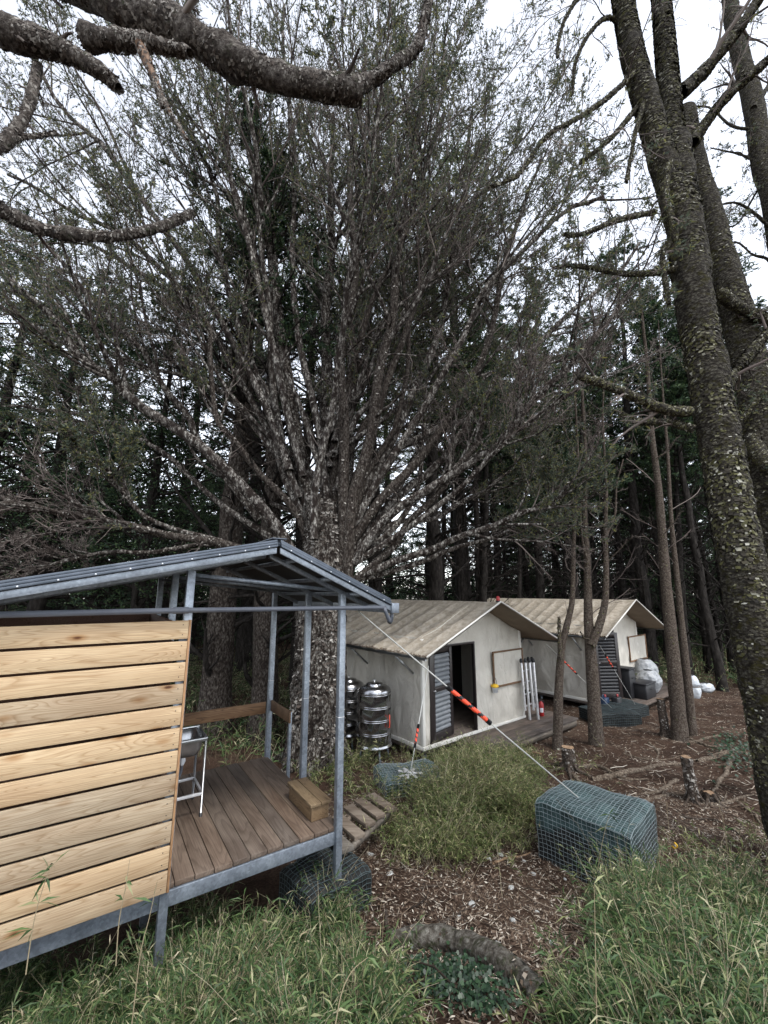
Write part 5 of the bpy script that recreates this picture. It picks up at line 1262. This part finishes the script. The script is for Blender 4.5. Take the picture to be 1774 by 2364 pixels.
# ivy below the log
def ivy(poly, n_, label, size, box):
    P = scatter(n_, box, [poly], rg); V = []; m_ = len(P); P = P + np.stack([np.zeros(m_), np.zeros(m_), .02 + .07 * rg.random(m_)], 1)
    a = rg.uniform(0, 6.28, m_); t = rg.normal(size=(m_, 2)) * .35
    nrm = norm(np.stack([t[:, 0], t[:, 1] - .3, np.ones(m_)], 1)); u = norm(np.cross(nrm, np.stack([np.cos(a), np.sin(a), np.zeros(m_)], 1))); v = np.cross(nrm, u)
    s_ = size * (.6 + .7 * rg.random(m_))[:, None]
    pts = [(0, -.5), (.45, -.35), (.5, .1), (.18, .2), (0, .6), (-.18, .2), (-.5, .1), (-.45, -.35)]
    V = np.stack([P + s_ * (q[0] * u + q[1] * v) for q in pts], 1).reshape(-1, 3); mb = MB(); mb.add(V, np.arange(m_ * 8).reshape(m_, 8))
    tag(mb.build('ivy', M['ivy']), label, 'ivy', None, 'stuff')
ivy([(930,2235),(1000,2225),(1090,2245),(1170,2290),(1190,2350),(1120,2364),(1040,2330),(950,2290)], 15000, 'dark green ivy creeping below the fallen log', .026, (-.3, 2, 1.8, 4))
ivy([(1645,1700),(1700,1700),(1740,1750),(1715,1800),(1665,1760)], 9000, 'patch of blue-green creeper at the foot of the mossy tree', .05, (3, 9, 5, 11))
# litter of needles, chips and sticks
def litter(n_, box, polys, rng, ln, wd, zl=.012, mat_='litter'):
    P = scatter(n_, box, polys, rng); m_ = len(P); a = rng.uniform(0, 6.28, m_); d = np.stack([np.cos(a), np.sin(a), .12 * rng.normal(size=m_)], 1); s_ = np.stack([-np.sin(a), np.cos(a), .2 * rng.normal(size=m_)], 1)
    L_ = (ln * (.3 + rng.random(m_) ** 2 * 1.6))[:, None]; W_ = (wd * (.5 + rng.random(m_)))[:, None]; P = P + np.array([0, 0, zl])
    return np.stack([P - d * L_ / 2, P + s_ * W_, P + d * L_ / 2 + np.array([0, 0, .006]), P - s_ * W_], 1)
NEAR = [(780,1830),(1250,1700),(1774,1640),(1774,2364),(700,2364),(700,2050)]
ALL = [(600,1600),(1900,1560),(1900,2420),(600,2420)]
mb = MB(); mb.quads(litter(60000, (-1.5, 5, 1.5, 7.5), [NEAR], rg, .07, .0035)); mb.quads(litter(14000, (-1.5, 5, 1.5, 7), [NEAR], rg, .035, .011)); mb.quads(litter(42000, (-1, 14, 6, 16), [ALL], rg, .09, .005))
A = scatter(700, (-1, 9, 2, 12), [ALL], rg); aa = rg.uniform(0, 6.28, len(A)); L_ = .1 + .35 * rg.random(len(A))
S_ = np.stack([A + np.stack([np.cos(aa) * L_ * t + .02 * rg.normal(size=len(A)), np.sin(aa) * L_ * t + .02 * rg.normal(size=len(A)), .01 + .015 * rg.random(len(A))], 1) for t in (0, .33, .66, 1)], 1)
mb.tubes(S_, (.003 + .006 * rg.random(len(A)))[:, None] * np.array([1, .9, .8, .5]), 5)
tag(mb.build('forest_litter', M['litter']), 'brown litter of needles, bark chips and sticks on the ground', 'litter', None, 'stuff')
# pale stones
st_px = [(1232,2020),(1305,2032),(1370,2028),(1180,2052),(1325,2085),(1000,2012),(968,1955),(855,1975),(875,1917),(1155,1975),(1322,2012),(1185,2128),(1240,2108),(1090,2090),(1130,1985),(900,2020),(990,1835),(1360,2130),(1275,2180),(1150,2180),(1060,2120),(960,2155),(1210,1990),(1400,2160)]
for i, (px, py) in enumerate(st_px):
    q = on_ground(px, py); r_ = random.uniform(.018, .038); mb = MB(); k = 10
    def f(u, v):
        a = u * 2 * np.pi; b = (v - .5) * np.pi; p = Vector((math.cos(b) * math.cos(a), math.cos(b) * math.sin(a), math.sin(b))); e = 1 + .35 * mn.noise(p * 1.7 + Vector((i * 3.1, 0, 0)))
        return (p.x * r_ * e * 1.2, p.y * r_ * e * .9, p.z * r_ * e * .5)
    mb.grid(f, 12, 8); o = mb.build('stone', M['stone']); o.location = (q[0], q[1], q[2] + .008); o.rotation_euler = (0, 0, i * 1.3)
    tag(o, 'small pale stone lying on the brown litter', 'stone', 'pale stones scattered on the litter')
# yellow ribbon by the basket
q = on_ground(1555, 1975); mb = MB(); mb.tubes(spline([(0, 0, .05), (.03, .01, .02), (.05, -.02, .06), (.03, 0, .09)], 12), np.full(12, .009), 4); o = mb.build('ribbon', M['yellow']); o.location = (q[0], q[1], q[2] + .05)
tag(o, 'small curled yellow ribbon in the grass right of the big basket', 'ribbon')
# tall single bamboo stalks in the foreground
def stalk(label, pts, Y, leaf_pts, dead=False):
    P = trace(pts, Y, Y + .1, 12); off = P[0].copy(); root = thing('bamboo_stalk', label, 'bamboo stalk', tuple(off), 0, 'tall bamboo stalks in the foreground')
    mb = MB(); mb.tubes(P - off, np.linspace(.0028, .0012, 12), 6); mb.build('stem', M['straw'], root)
    V = []
    for t in leaf_pts:
        for _ in range(4):
            B = P[int(t * 11)] - off; d = norm(RNG.normal(size=3) * np.array([1, .6, .5])); s_ = norm(np.cross(d, RNG.normal(size=3))); L__ = .09 * (.5 + RNG.random())
            V.append([B, B + d * L__ * .4 + s_ * .006, B + d * L__ + [0, 0, -.02], B + d * L__ * .4 - s_ * .006])
    mb = MB(); mb.quads(V); mb.build('leaves', M['grass'], root)
stalk('tall leafy bamboo stalk crossing the lower slats at the far left', [(60,2250),(70,2180),(85,2100),(110,2020),(125,1995)], 2.35, [.4, .6, .75, .9, 1])
stalk('thin dark bamboo stalk before the bottom slat near the wall end', [(268,2230),(275,2130),(290,2050),(300,1985)], 2.5, [.6, .75])
stalk('bare dark stalk rising from the grass under the deck corner', [(305,2364),(325,2200),(345,2120),(362,2040)], 2.3, [.9])
stalk('bamboo stalk bending before the big basket with a frayed tip', [(1380,2010),(1388,1960),(1400,1905),(1408,1880)], 4.4, [.4, .7, 1])
stalk('long pale bamboo stem curving over the right-hand ground', [(1680,1960),(1670,1890),(1660,1860),(1665,1840)], 4.2, [.2])
stalk('thin dark stem upright before the lower right grass', [(1378,2364),(1376,2250),(1374,2130),(1372,2040)], 2.2, [.9, 1])
stalk('forked dry stem in the lower left grass', [(775,2364),(790,2290),(815,2240),(850,2210)], 1.9, [1])
